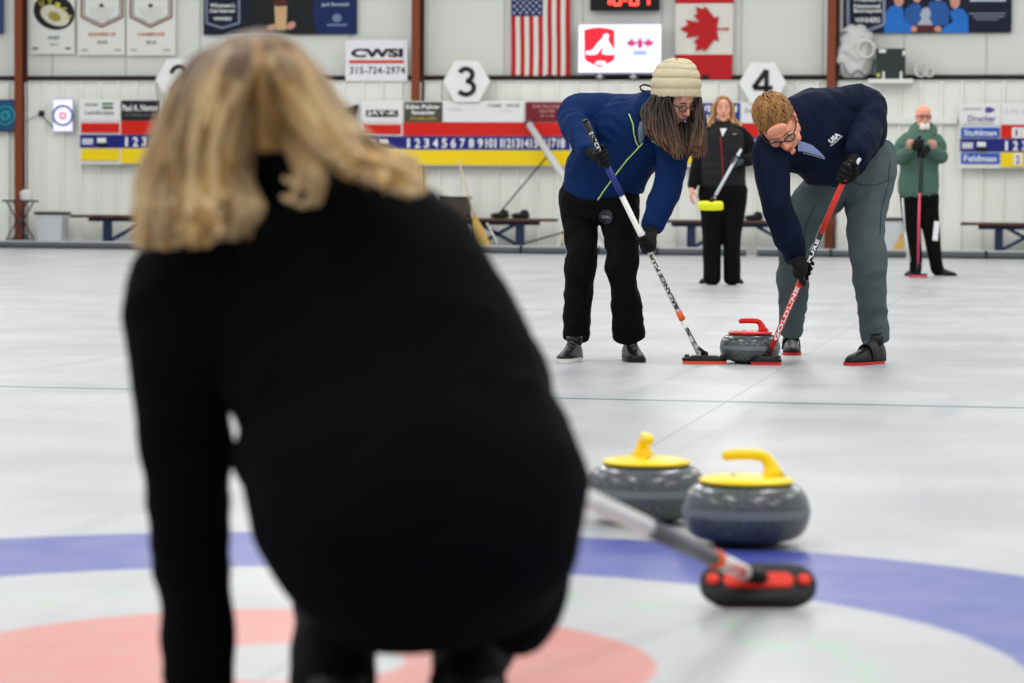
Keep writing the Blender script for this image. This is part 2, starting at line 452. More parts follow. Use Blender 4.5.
scoreboard(960, 'scoreboard with two blue name plates reading Stuhlman and Feldman at the far right', sp_drucker,
           [(42.5, 83, M_WHITE, [('S N 1', 45, 106, 63, 111, mat('pale_ink', (200, 202, 206), .6), .0)]), (84, 125, M_WHITE, [])], ybase=2.5,
           names=('Stuhlman', 'Feldman'), plates=[(52, 125, 61, 135.5, '1'), (61.5, 125, 70, 135.5, ''), (53.5, 151, 62, 163, '2')])

# hexagonal sheet numbers
HEXG = 'white hexagon sheet numbers'
for cx, cy, n in ((179, 79.5, '2'), (466.5, 81.5, '3'), (762.5, 83, '4')):
    y = YW - .30
    q = on_y(cx, cy, y)
    t = thing('sheet_number_sign', 'white hexagonal sign with black number %s %s' % (n, {'2': 'partly hidden behind the blonde hair', '3': 'above the long scoreboard', '4': 'right of the red and white leaf flag'}[n]), 'sign', (q.x, y, q.z - .3), group=HEXG)
    hx = [(-23.8, 0), (-12, -20.5), (12, -20.5), (23.8, 0), (12, 20.5), (-12, 20.5)]
    MB().prism(ppoly([(cx + a, cy + b_) for a, b_ in hx], y), y, .05).build('hexagon_board', mat('hex_white', (238, 238, 236), .4), t, bevel=.008)
    w = 9.5 if n != '4' else 10.5
    m = MB()
    def stroke(pts, wd=2.3):
        P = [on_y(cx + a, cy + b_, y - .01) for a, b_ in pts]
        for i in range(len(P) - 1): m.bar(P[i], P[i + 1], wd * 2 / 66.0, .012, up=Vector((0, -1, 0)))
    if n == '3':
        pts = [(-8, -9.5)] + [(1 + 6.4 * math.sin(a), -6.6 - 6.2 * math.cos(a)) for a in [(-60 + 20 * i) * PI / 180 for i in range(13)]]
        pts2 = [(1 + 7.6 * math.sin(a), 6.2 - 6.9 * math.cos(a)) for a in [(0 + 20 * i) * PI / 180 for i in range(13)]]
        pts = [(-.5 + 6.6 * math.sin(a), -6.8 - 6.0 * math.cos(a)) for a in [(-70 + 20 * i) * PI / 180 for i in range(13)]]
        pts2 = [(-.5 + 8.0 * math.sin(a), 6.2 - 6.8 * math.cos(a)) for a in [(0 + 20 * i) * PI / 180 for i in range(13)]]
        stroke(pts); stroke(pts2)
    elif n == '4':
        stroke([(4, 13), (4, -13), (-9, 5), (10, 5)])
    else:
        stroke([(-7.5 , -6)] + [(7.2 * math.sin(a), -6.2 - 6.6 * math.cos(a)) for a in [(-80 + 20 * i) * PI / 180 for i in range(11)]] + [(-7.5, 12), (8.5, 12)])
    m.build('numeral', INK, t)
    m = MB()
    for s_ in (-1, 1):
        a = on_y(cx + s_ * 8, cy, y); m.bar((a.x, y + .03, a.z), (a.x, YW - .02 if cy > 84 else YW, a.z - .05), .02, .02)
    m.build('bracket', M_DARK, t)

# phone number sign
y = YW - .05
q = on_y(376, 81, y)
t = thing('printed_sign', 'white sign with telephone number 315-724-2974 left of the middle brown post', 'sign', (q.x, y, q.z))
slab(MB(), 345.5, 40, 407.5, 81, y, .03).build('sign_board', mat('sign_white', (234, 234, 236), .4), t)
text_at('lettering', 'CWSI', 351, 48.5, 403, 57.5, y - .004, INK, t, bold=.010)
slab(MB(), 349, 60, 404, 63.5, y - .004, .006).build('red_stripe', mat('sign_red', (214, 70, 62), .5), t)
text_at('telephone_number', '315-724-2974', 350, 66.5, 405, 74, y - .004, INK, t, bold=.003, spacing=1.15)

# ---- flags
def cloth_grid(x0, x1, z0, z1, y, nx, nz, wave=.018, seed=0.0):
    vs = []; fs = []
    for j in range(nz + 1):
        for i in range(nx + 1):
            u = i / nx; v = j / nz
            w = wave * math.sin(u * 11 + seed + v * 2.0) * (.3 + .7 * (1 - v)) + wave * .5 * noise.noise(Vector((u * 3, v * 4, seed)))
            vs.append(Vector((x0 + (x1 - x0) * u + .01 * math.sin(v * 5 + seed) * (1 - v), y + w, z0 + (z1 - z0) * v)))
    for j in range(nz):
        for i in range(nx):
            a = j * (nx + 1) + i
            fs.append((a, a + 1, a + nx + 2, a + nx + 1))
    return vs, fs
def wave_y(u, v, wave, seed):
    return wave * math.sin(u * 11 + seed + v * 2.0) * (.3 + .7 * (1 - v)) + wave * .5 * noise.noise(Vector((u * 3, v * 4, seed)))
FR = mat('flag_red', (190, 30, 34), .75, var=.05); FW = mat('flag_white', (226, 222, 212), .75, var=.03); FB = mat('flag_blue', (34, 48, 100), .75)
y = YW + .12
a_, b_, c_, d_ = rect(511, -24, 570, 76, y)
t = thing('national_flag', 'flag with vertical red and white stripes and starred blue corner hung beside the screen', 'flag', ((a_ + b_) / 2, y, c_))
vs, fs = cloth_grid(a_, b_, c_, d_, y, 52, 40, seed=.6)
m = MB(); m.v = vs; m.f = [list(f) for f in fs]; m.mi = [(((i % 52) // 4) % 2) for i in range(len(fs))]
o = m.build('striped_cloth', [FR, FW], t, smooth=True); o.modifiers.new('s', 'SOLIDIFY').thickness = .004
m = MB(); vs2 = []; n1 = 28; n2 = 16
for j in range(n2 + 1):
    for i in range(n1 + 1):
        u = i / n1 * 7 / 13; v = .6 + .4 * j / n2
        vs2.append(Vector((a_ + (b_ - a_) * u, y - .006 + wave_y(u, v, .018, .6), c_ + (d_ - c_) * v)))
m.add(vs2, [(j * (n1 + 1) + i, j * (n1 + 1) + i + 1, (j + 1) * (n1 + 1) + i + 1, (j + 1) * (n1 + 1) + i) for j in range(n2) for i in range(n1)])
can = m.build('canton', FB, t, smooth=True)
m = MB()
for r_ in range(11):
    for c in range(9):
        if (r_ + c) % 2: continue
        u = (c + 1) / 10 * 7 / 13; v = .6 + .4 * (r_ + 1) / 12
        cxs = a_ + (b_ - a_) * u; czs = c_ + (d_ - c_) * v; yy = y - .012 + wave_y(u, v, .018, .6)
        m.prism([(cxs + (.022 if k % 2 == 0 else .009) * math.sin(k * PI / 5), czs + (.022 if k % 2 == 0 else .009) * math.cos(k * PI / 5)) for k in range(10)], yy, .003)
m.build('stars', WINK, can)
m = MB(); m.tube([(a_ - .05, y + .02, d_ + .01), (b_ + .05, y + .02, d_ + .01)], .012); m.build('hanging_rod', M_DARK, t)

a_, b_, c_, d_ = rect(675, -22, 733.5, 80, y)
t = thing('national_flag', 'red and white flag with a red maple leaf hung sideways above the knitted hat', 'flag', ((a_ + b_) / 2, y, c_))
vs, fs = cloth_grid(a_, b_, c_, d_, y, 32, 48, seed=2.2)
for v_ in vs:      # lower end pulled in a little
    k = max(0, 1 - (v_.z - c_) / (d_ - c_) * 3); v_.x += (((a_ + b_) / 2) - v_.x) * .06 * k
m = MB(); m.v = vs; m.f = [list(f) for f in fs]; m.mi = [0 if ((i // 32) < 12 or (i // 32) >= 36) else 1 for i in range(len(fs))]
o = m.build('banded_cloth', [FR, FW], t, smooth=True); o.modifiers.new('s', 'SOLIDIFY').thickness = .004
leaf = [(-90, 2030), (-45, 1167), (-156, 1069), (-1015, 1220), (-899, 900), (-919, 827), (-1860, 65), (-1648, -34), (-1614, -113), (-1800, -685), (-1258, -570), (-1185, -608), (-1080, -855), (-657, -401), (-546, -458), (-750, -1510), (-423, -1321), (-332, -1348)]
leaf = leaf + [(0, -2000)] + [(-p[0], p[1]) for p in reversed(leaf)]
k = (b_ - a_) / 4800
# tip (y = -2000) points to photo left, stem to the right
lf = [((a_ + b_) / 2 + p[1] * k, (c_ + d_) / 2 - p[0] * k + .0) for p in leaf]
m = MB(); m.prism([(p[0], p[1]) for p in lf], y - .034, .006)
m.build('maple_leaf', FR, t)
m = MB(); m.tube([(a_ - .05, y + .02, d_ + .01), (b_ + .05, y + .02, d_ + .01)], .012); m.build('hanging_rod', M_DARK, t)

# ---- red LED clock
y = YW + .05
a_, b_, c_, d_ = rect(590, -16, 659, 10.5, y)
t = thing('digital_clock', 'black clock with red glowing digits above the flat screen', 'clock', ((a_ + b_) / 2, y, c_))
MB().box(((a_ + b_) / 2, y + .06, (c_ + d_) / 2), (b_ - a_, .12, d_ - c_)).build('case', M_BLACK, t, bevel=.01)
GL = mat('led_red', (255, 50, 40), .5, emit=4.5)
def seg_digit(m, cx, cy, w, h, on):
    S7 = {'a': ((-1, -1), (1, -1)), 'b': ((1, -1), (1, 0)), 'c': ((1, 0), (1, 1)), 'd': ((-1, 1), (1, 1)), 'e': ((-1, 0), (-1, 1)), 'f': ((-1, -1), (-1, 0)), 'g': ((-1, 0), (1, 0))}
    for k_ in on:
        (p, q_) = S7[k_]
        m.bar(on_y(cx + p[0] * w, cy + p[1] * h, y - .006), on_y(cx + q_[0] * w, cy + q_[1] * h, y - .006), .034, .01, up=Vector((0, -1, 0)))
for cx, on in ((606, 'bc'), (617, 'abcdef'), (634, 'abcdef'), (645, 'abc')):
    m = MB(); seg_digit(m, cx, -3.5, 3.6, 8, on); m.build('digit', GL, t)
m = MB()
for yy in (-7, 0): p = on_y(625.5, yy, y - .006); m.box(p, (.04, .012, .04))
m.build('colon', GL, t)
MB().bar((a_ + .3, y + .1, d_ - .05), (a_ + .3, YW + .26, d_ - .05), .03, .03).build('bracket', M_DARK, t)

# ---- flat screen on two stands
y = YW - .12
a_, b_, c_, d_ = rect(577.5, 23.5, 662, 73.5, y)
t = thing('flat_screen', 'lit white flat screen with red shield emblem of a crouching curler', 'television', ((a_ + b_) / 2, y, on_y(620, 80, y).z))
MB().box(((a_ + b_) / 2, y + .04, (c_ + d_) / 2), (b_ - a_, .08, d_ - c_)).build('housing', mat('pale_bezel', (206, 208, 226), .4), t, bevel=.015)
slab(MB(), 579, 25, 660.5, 72, y - .004, .01).build('glowing_panel', mat('screen_white', (246, 242, 255), .4, emit=.5, var=.005), t)
SR = mat('screen_red', (226, 30, 50), .4, emit=.35, var=.01)
sh = [(584, 30), (591, 28), (599, 27.2), (607, 28), (614.5, 30), (614.5, 59), (612, 61.5), (599.5, 67.5), (587, 61.5), (584.5, 59)]
em = MB().prism(ppoly(sh, y - .012), y - .012, .006).build('shield_emblem', SR, t)
SWm = mat('screen_white_mark', (250, 244, 255), .4, emit=.5, var=.005)
m = MB()
m.prism(ppoly([(586, 51), (586, 54.5), (593, 54.8), (597, 54), (601, 49), (603.5, 46.5), (602, 54), (608, 54.8), (614, 54.3), (614.3, 51), (612, 47), (609, 42), (607.8, 39), (609, 35.6), (607, 33.3), (604, 34.3), (602.5, 38), (597.5, 43), (593, 49.5), (590, 51)], y - .018), y - .018, .004)
m.build('curler_figure', SWm, em)
m = MB(); q = on_y(600.5, 63, y - .018); m.prism([(q.x + .085 * math.cos(i * PI / 12), q.z + .03 * math.sin(i * PI / 12)) for i in range(24)], y - .018, .004); m.build('shield_badge', SWm, em)
MG = mat('screen_magenta', (196, 50, 100), .4, emit=.35)
MBL = mat('screen_pale_blue', (206, 214, 244), .4, emit=.5)
mk = slab(MB(), 627, 35, 655, 57, y - .011, .004).build('pale_crest', MBL, t)
m = MB()
for cx, s_ in ((631.5, 1.0), (640, 1.0), (648.5, 1.0)):
    pts = [(p[0] * .0029 * s_, p[1] * .0029 * s_) for p in leaf] if cx != 640 else [(-1.6, 5), (-2.8, -1), (-1.5, -3), (0, -6), (1.5, -3), (2.8, -1), (1.6, 5)]
    if cx != 640: pts = [(a, b2 * .8) for a, b2 in pts]
    m.prism(ppoly([(cx + a, 43 + b2) for a, b2 in pts], y - .016), y - .016, .004)
m.build('crest_leaves', MG, mk)
slab(MB(), 634, 51, 646, 54.5, y - .016, .004).build('crest_base', mat('screen_mid_blue', (150, 164, 210), .4, emit=.4), mk)
for px in (599.5, 633):
    p = on_y(px, 76, y)
    m = MB(); m.box((p.x, y + .04, (c_ + zt + .06) / 2), (.05, .05, c_ - zt - .06 + .04)); m.box((p.x, YW - .02, zt + .07), (.1, .26, .02)); m.build('stand', mat('pale_stand', (190, 190, 192), .4), t, bevel=.004)

# ---- banners on the upper wall
y = YW + .18
CREAM = mat('banner_white', (228, 228, 220), .6, var=.02)
ORANGE = mat('banner_orange', (190, 104, 50), .6)
BGY = 'white club banners high on the left'
def banner(lab, px0, px1, py0, py1, m_, group=None):
    a, b2, c, d = rect(px0, py0, px1, py1, y)
    t = thing('hanging_banner', lab, 'banner', ((a + b2) / 2, y, c), group=group)
    MB().box(((a + b2) / 2, y + .006, (c + d) / 2), (b2 - a, .012, d - c)).build('cloth', m_, t)
    return t
t = banner('white banner with a black oval ring emblem lettered in yellow at upper left', 30.5, 74.5, -30, 54, CREAM, BGY)
OY = mat('emblem_yellow', (206, 196, 70), .6); OG = mat('emblem_cream', (216, 210, 190), .6)
def ellipse(cx, cy, a, b2, n=40, rot=0.0):
    return [(cx + a * math.cos(i * 2 * PI / n) * math.cos(rot) - b2 * math.sin(i * 2 * PI / n) * math.sin(rot), cy + a * math.cos(i * 2 * PI / n) * math.sin(rot) + b2 * math.sin(i * 2 * PI / n) * math.cos(rot)) for i in range(n)]
e1 = MB().prism(ppoly(ellipse(54, 12, 21, 17.5, rot=.35), y - .004), y - .004, .006).build('oval_emblem', INK, t)
MB().prism(ppoly(ellipse(55, 15.5, 15.2, 9.5, rot=.42), y - .008), y - .008, .006).build('oval_centre', OG, e1)
MB().prism(ppoly(ellipse(54.5, 16.5, 6.6, 4.4, rot=.42), y - .012), y - .012, .006).build('oval_core', mat('emblem_olive', (160, 146, 60), .6), e1)
for ch, cx, cy, r_ in (('U', 41.5, 3, -.25), ('T', 50, 2.5, -.05), ('I', 57.5, 5.5, .3), ('C', 63.8, 10, .5), ('A', 69.5, 17, .9)):
    q = on_y(cx, cy, y - .01)
    lt = text_mb(ch, .2, bold=.004, fit=(.075, .095)); lt.xform(Matrix.Translation((q.x, y - .01, q.z)) @ Matrix.Rotation(-r_ * -1, 4, 'Y')); lt.build('letter', OY, e1)
text_at('lettering', 'HOST', 48, 36, 60, 39.5, y - .004, mat('teal_ink', (70, 130, 116), .6), t, bold=.006)
text_at('year', '2017', 50, 43, 59, 46, y - .004, GREYINK, t)
for cx in (35, 68):
    MB().prism(ppoly(ellipse(cx, 48.5, 3.2, 1.4), y - .004), y - .004, .004).build('small_logo', GREYINK, t)
for k_, (px0, px1, lab, tx, yr) in enumerate(((77.5, 125, 'white banner with thin shield outline and orange lettering beside the black oval emblem banner', 'RUNNERS UP', '2018'),
                                           (126.5, 175.5, 'white banner with thin shield outline and orange lettering, right one of the pair', 'CHAMPIONS', '2016'))):
    t = banner(lab, px0, px1, -30, 55 + k_ * .5, CREAM, BGY)
    m = MB(); sh = [(4, -20), (4, 17), (24, 27), (45, 17), (45, -20)]
    P = [on_y(px0 + a, b2, y - .006) for a, b2 in sh]
    for i in range(4): m.bar(P[i], P[i + 1], .035, .008, up=Vector((0, -1, 0)))
    m.build('shield_outline', mat('copper_line', (150, 112, 92), .6), t)
    m = MB()
    P = [on_y(px0 + 24.5 + (a - 24.5) * .86, 1 + b2 * .86, y - .006) for a, b2 in sh]
    for i in range(4): m.bar(P[i], P[i + 1], .014, .008, up=Vector((0, -1, 0)))
    m.build('inner_outline', GREYINK, t)
    MB().prism(ppoly(ellipse(px0 + 24, 5.5, 2.4, 1.8), y - .004), y - .004, .006).build('shield_mark', INK, t)
    m = MB()
    for q_ in range(5): slab(m, px0 + 11 + q_ * 1.2, 8 + q_ * 2.8, px0 + 37 - q_ * 1.2, 8.7 + q_ * 2.8, y - .004, .004)
    m.build('shield_text', mat('pale_grey_ink', (186, 186, 182), .6), t)
    text_at('lettering', tx, px0 + 11, 32.5, px0 + 38, 36, y - .004, ORANGE, t, bold=.004)
    text_at('year', yr, px0 + 19.5, 40.5, px0 + 29.5, 44, y - .004, INK, t)
    for cx in (7, 40): MB().prism(ppoly(ellipse(px0 + cx, 50, 4.2, 1.6), y - .004), y - .004, .004).build('small_logo', mat('pale_grey_ink', (186, 186, 182), .6), t)
t = banner('narrow dark blue banner cut off by the left edge of the photo', -38, 3.5, -30, 34, mat('slate_blue', (52, 72, 110), .6))

NV = mat('banner_navy', (10, 18, 44), .6, var=.1)
NVB = mat('banner_blue', (14, 36, 88), .6, var=.1)
LINE = mat('shield_line', (130, 140, 160), .6)
t = banner('navy photo banner above the blonde hair with a trophy held in hands', 203.5, 357, -38, 34.5, NV)
m = MB(); m.prism(ppoly([(316, -38), (356.5, -38), (356.5, 34), (312, 34)], y - .003), y - .003, .004); m.build('blue_side', NVB, t)
m = MB(); P = [on_y(a, b2, y - .006) for a, b2 in ((206.5, -30), (206.5, 23), (222, 28), (239, 23), (239, -30))]
for i in range(4): m.bar(P[i], P[i + 1], .03, .008, up=Vector((0, -1, 0)))
m.build('shield_outline', LINE, t)
for tx, q in (("Women's", (210, 3, 235, 7.5)), ('Club Nationals', (209.5, 9, 235, 12.5)), ('WINNERS', (213.5, 17, 231.5, 20.5))):
    text_at('lettering', tx, q[0], q[1], q[2], q[3], y - .006, WINK, t, bold=.003)
text_at('lettering', 'Jack Bonough', 321.5, 2.5, 349, 7, y - .008, mat('soft_white', (190, 200, 214), .6), t, bold=.004)
MB().prism(ppoly(ellipse(337, 18, 4.6, 4.2), y - .008), y - .008, .004).build('round_crest', mat('crest_blue', (110, 130, 168), .6), t)
slab(MB(), 327, 24, 347, 26, y - .008, .004).build('crest_caption', mat('crest_blue', (110, 130, 168), .6), t)
m = MB(); m.prism(ppoly([(240, -38), (312, -38), (316, -10), (312, 10), (317, 34), (236, 34), (246, 20), (252, 4), (244, -10)], y - .004), y - .004, .004); m.build('printed_figure', mat('print_black', (20, 21, 25), .6, var=.3), t)
m = MB(); m.prism(ppoly([(274.5, 6), (287, 6), (286, 30), (275.5, 30)], y - .008), y - .008, .004); m.build('printed_trophy', mat('print_gold', (206, 170, 124), .6, var=.25, vscale=30), t)
m = MB(); m.prism(ppoly(ellipse(280, 2.5, 7.5, 4), y - .008), y - .008, .004); m.build('printed_cup', mat('print_maroon', (84, 34, 34), .6), t)
m = MB(); m.prism(ppoly(ellipse(272, 27.5, 5.5, 3, rot=-.3), y - .010), y - .010, .004); m.prism(ppoly(ellipse(291, 25.5, 5, 3.4, rot=-.6), y - .010), y - .010, .004); m.build('printed_hands', mat('print_skin', (206, 150, 130), .6), t)

t = banner('wide navy banner at upper right showing four people in blue jackets with a cup', 843.5, 1012, -44, 33, NV)
m = MB(); P = [on_y(a, b2, y - .006) for a, b2 in ((848, -40), (848, 24.5), (866, 31), (884, 24.5), (884, -40))]
for i in range(4): m.bar(P[i], P[i + 1], .045, .008, up=Vector((0, -1, 0)))
m.build('shield_outline', LINE, t)
for tx, q in (("Women's", (853, -5, 881, 1.5)), ('National', (854, 4, 880, 8)), ('Bonspiel', (854, 8.8, 881, 13.5)), ('WINNERS', (855, 17.5, 880, 22.5))):
    text_at('lettering', tx, q[0], q[1], q[2], q[3], y - .006, WINK, t, bold=.003)
PB = mat('print_jacket_blue', (30, 112, 200), .6, var=.25, vscale=5); PS = mat('print_skin', (206, 150, 130), .6)
PB2 = mat('print_jacket_shade', (36, 90, 160), .6, var=.2, vscale=5)
def printed(nm, pts, m_, dy): MB().prism(ppoly(pts, y - dy), y - dy, .003).build(nm, m_, t)
printed('printed_figure', [(884, 33), (885, 14), (890, 7), (896, 4), (903, 8), (904, 20), (912, 26), (911, 33)], PB, .006)
printed('printed_figure', [(904, 24), (905, 10), (911, 4), (919, 3), (923, 10), (922, 26), (912, 27)], PB2, .0045)
printed('printed_figure', [(926, 10), (930, 2), (938, 0), (946, 3), (950, 12), (948, 25), (930, 26)], PB2, .0045)
printed('printed_figure', [(940, 33), (944, 27), (953, 22), (950, 12), (955, 8), (963, 9), (968, 16), (968.5, 33)], PB, .0065)
for cx, cy in ((899, -1), (917, -5), (938, -7), (955, 1)):
    printed('printed_face', ellipse(cx, cy, 5, 7.5), PS, .009)
    printed('printed_hair', ellipse(cx, cy - 5, 6, 4.5), mat('print_hair_brown', (96, 66, 46), .6), .008)
printed('printed_trophy', [(920, 15), (923, 8.5), (927, 7), (930, 9.5), (931, 15), (929, 18), (933, 25), (917, 25), (922, 18)], mat('print_silver', (176, 180, 190), .6, var=.3, vscale=30), .010)
printed('printed_trophy_base', [(913, 25), (934, 25), (936, 32), (912, 32)], mat('print_maroon', (84, 34, 34), .6), .0105)
printed('printed_hands', ellipse(914, 29, 3.2, 3), PS, .012); printed('printed_hands', ellipse(938, 29, 3.6, 3), PS, .012)
for q in ((970, -1, 1006, 1.4), (969, 13, 1006, 14.2), (973, 16, 1004, 17.2), (976, 19, 998, 20)):
    slab(MB(), q[0], q[1], q[2], q[3], y - .006, .004).build('printed_line', mat('soft_white', (190, 200, 214), .6) if q[1] < 0 else LINE, t)

# ---- small screens at the left
y = YW - .16
for px0, px1, py0, py1, m_, ring, lab in ((-15, 15, 99.5, 131.5, mat('screen_teal', (30, 66, 104), .3, emit=.15), (20, 120, 130), 'small dark teal screen with round rings at the left edge of the photo'),
                                (52.5, 73, 99, 132, mat('screen_lilac', (226, 222, 248), .4, emit=.5), (70, 84, 130), 'small bright upright screen showing a round target beside the scoreboard')):
    a_, b_, c_, d_ = rect(px0, py0, px1, py1, y)
    t = thing('small_screen', lab, 'screen', ((a_ + b_) / 2, y, c_))
    MB().box(((a_ + b_) / 2, y + .04, (c_ + d_) / 2), (b_ - a_, .06, d_ - c_)).build('housing', M_BLACK if px0 < 0 else mat('pale_bezel', (206, 208, 226), .4), t, bevel=.01)
    slab(MB(), px0 + 1, py0 + 1, px1 - 1, py1 - 1, y, .012).build('glowing_panel', m_, t)
    cx = 5.5 if px0 < 0 else 62.8; cy = 115.5
    RM = mat('ring_ink_%d' % (px0 > 0), ring, .5, emit=.25)
    for r0 in ((9.0, 4.6) if px0 < 0 else (9.6,)):
        m = MB(); m.tube([on_y(p[0], p[1], y - .006) for p in ellipse(cx, cy, r0, r0)] + [on_y(cx + r0, cy, y - .006)], .018, 6); m.build('target_ring', RM, t)
    m = MB(); m.tube([on_y(p[0], p[1], y - .006) for p in ellipse(cx, cy, 2.8, 2.8)] + [on_y(cx + 2.8, cy, y - .006)], .016, 6); m.build('target_centre', RM if px0 < 0 else mat('ring_orange', (226, 120, 110), .5, emit=.2), t)
    MB().bar(((a_ + b_) / 2, y + .06, (c_ + d_) / 2), ((a_ + b_) / 2, YW, (c_ + d_) / 2), .08, .08).build('wall_mount', M_DARK, t)
p = on_y(42, 113.5, YW - .03)
t = thing('power_adapter', 'black power adapter plugged into the wall left of the bright small screen', 'adapter', p)
MB().box(p, (.1, .07, .09)).build('plug_body', M_BLACK, t, bevel=.01)
m = MB(); m.tube([on_y(q[0], q[1], YW - .06) for q in ((42, 116), (46, 120), (50, 124), (53, 128), (56, 130))], .008, 6); m.build('cable', M_DARK, t)
m = MB(); m.tube([on_y(q[0], q[1], YW - .06) for q in ((40, 114), (34, 117), (27, 121), (20, 118), (14, 112))], .007, 6); m.build('cable', GREYINK, t)

# ---- dark wedge-shaped wall fitting left of JAY-K, gives no light
p = on_y(350, 110, YW - .1)
t = thing('wedge_fitting', 'small black wedge-shaped wall fitting left of the lettered sponsor panel', 'fitting', p)
MB().prism(ppoly([(343, 110), (357, 104.5), (353.5, 115.5), (343, 115)], YW - .14), YW - .14, .12).build('wedge_head', M_BLACK, t)
MB().box(on_y(348, 118.5, YW - .05), (.14, .1, .08)).build('pale_mount', M_WHITE, t, bevel=.01)

# ---- right: ledge, wrapped bundle, black box, cable coils
a_, b_, c_, d_ = rect(868, 117.5, 957.5, 124, YW - .08)
m = MB(); m.box(((a_ + b_) / 2, YW - .05, (c_ + d_) / 2), (b_ - a_, .10, d_ - c_)); tag(m.build('wall_rail', mat('rail_white', (232, 232, 228), .5), bevel=.008), 'white horizontal rail on the wall behind the old man in green', 'rail')
a_, b_, c_, d_ = rect(868, 79, 913, 83.2, YW - .3)
m = MB(); m.box(((a_ + b_) / 2, YW - .12, (c_ + d_) / 2), (b_ - a_, .42, d_ - c_)); tag(m.build('equipment_shelf', mat('rail_white', (232, 232, 228), .5), bevel=.006), 'short white shelf under the black box at upper right', 'shelf')
sz = d_
q0 = on_y(890, 79, YW - .18)
t = thing('equipment_box', 'black square box with white clips on the short white shelf', 'box', (q0.x, YW - .18, sz))
a_, b_, c_, d_ = rect(876, 48.5, 905, 78.5, YW - .26)
MB().box(((a_ + b_) / 2, YW - .18, (sz + d_) / 2), (b_ - a_, .16, d_ - sz)).build('case', mat('box_charcoal', (42, 50, 48), .5), t, bevel=.008)
for px, py, w, h in ((882.5, 51, .1, .05), (904, 53, .04, .07), (883.5, 75.5, .03, .12), (901, 75.5, .03, .12)):
    MB().box(on_y(px, py, YW - .27), (w, .02, h)).build('clip', M_WHITE, t)
MB().box(on_y(878.3, 75, YW - .27), (.05, .01, .05)).build('yellow_label', mat('label_yellow', (190, 200, 60), .5), t)
# wrapped bundle: crumpled clear-white plastic sack behind post
q0 = on_y(857, 80, YW - .04)
m = MB(); m.ell(on_y(856, 54, YW - .0), (.3, .17, .41), seg=64, rings=44)
cz = on_y(856, 54, YW).z
for v_ in m.v:
    d0 = Vector((v_.x - q0.x, v_.y - YW, v_.z - cz))
    n_ = noise.noise(d0 * 7) * .06 + abs(noise.noise(d0 * 16)) * .05
    v_ += d0.normalized() * n_
    v_.z = max(v_.z, zt + .062)
t = thing('wrapped_bundle', 'crumpled milky plastic bundle stuffed beside the right brown post', 'bundle', (q0.x, YW - .04, zt + .06))
m.build('plastic_sack', mat('milky_plastic', (205, 205, 200), .28, var=.12, vscale=9, bump=.5, bscale=14), t, smooth=True)
for cx, cy, rr, th in ((866, 49, 8.5, .022),):
    m = MB(); m.tube([on_y(p_[0], p_[1], YW - .2) for p_ in ellipse(cx, cy, rr, rr)] + [on_y(cx + rr, cy, YW - .2)], th, 8); m.build('coiled_hose', mat('hose_cream', (222, 216, 208), .4), t, smooth=True)
m = MB(); m.tube([on_y(p_[0], p_[1], YW - .2) for p_ in ((838, 70), (842, 62), (846, 72), (852, 76), (858, 70), (866, 77), (872, 72), (875, 60))], .011, 6); m.build('loose_cord', INK, t)
m = MB(); m.tube([on_y(p_[0], p_[1], YW - .1) for p_ in ((836, 40), (840, 33), (850, 32), (862, 36), (873, 42), (877, 55))], .010, 6); m.build('loose_cord', INK, t)
for cx, w, lab in ((921, 6.5, 'coil of white cable lying on the wall cap right of the black box'), (929.5, 4.5, 'smaller coil of white cable lying rightmost on the wall cap')):
    yb_ = YW - .0
    t_r = MB(); c0 = on_y(cx, 74, yb_)
    for k_ in range(4):
        r_ = w / 65 * (1 - .14 * k_)
        t_r.tube([(c0.x + r_ * math.cos(a), yb_ - .03 + .02 * k_, zt + .075 + r_ + r_ * math.sin(a)) for a in [i * 2 * PI / 24 for i in range(25)]], .013, 6)
    tag(t_r.build('cable_coil', mat('cable_white', (222, 220, 214), .4), smooth=True), lab, 'cable coil', 'cable coils on the wall cap')

# ================================================================== FURNITURE AT THE WALL
BW = mat('bench_wood', (84, 56, 42), .5, var=.2, stretch=(1, 12, 12)); BL = mat('bench_blue_steel', (30, 44, 76), .5)
def bench(px0, px1, pyt, lab, supports=2):
    yy = YW - .55
    a = on_y(px0, pyt, yy); b2 = on_y(px1, pyt, yy); z = .47
    t = thing('wooden_bench', lab, 'bench', ((a.x + b2.x) / 2, yy, 0), group='benches against the far wall')
    for k_ in range(3):
        MB().box(((a.x + b2.x) / 2, yy - .14 + .14 * k_, z), (b2.x - a.x, .125, .045)).build('seat_plank', BW, t, bevel=.006)
    L_ = b2.x - a.x
    for s_ in range(supports):
        x_ = a.x + .55 + (L_ - 1.1) * s_ / max(1, supports - 1)
        MB().box((x_, yy, z - .2), (.12, .12, .44)).build('leg', BL, t, bevel=.004)
        MB().box((x_, yy, .03), (.16, .42, .05)).build('foot', BL, t, bevel=.004)
        MB().bar((x_ + (.06 if s_ == 0 else -.06), yy, .1), (x_ + (.65 if s_ == 0 else -.65), yy, z - .05), .07, .05).build('diagonal_brace', BL, t)
    MB().box(((a.x + b2.x) / 2, yy, z - .05), (L_ - .5, .08, .06)).build('rail', BL, t)
    return t
bench(74, 215, 215, 'dark bench at the left under the first scoreboard')
bench(440, 556, 218.5, 'dark wooden bench with blue legs behind the straw broom')
bench(655, 836, 221, 'reddish wooden bench behind the far woman and grey-trousered sweeper')
bench(961, 1090, 222, 'dark bench at the right edge under the name-plate scoreboard')
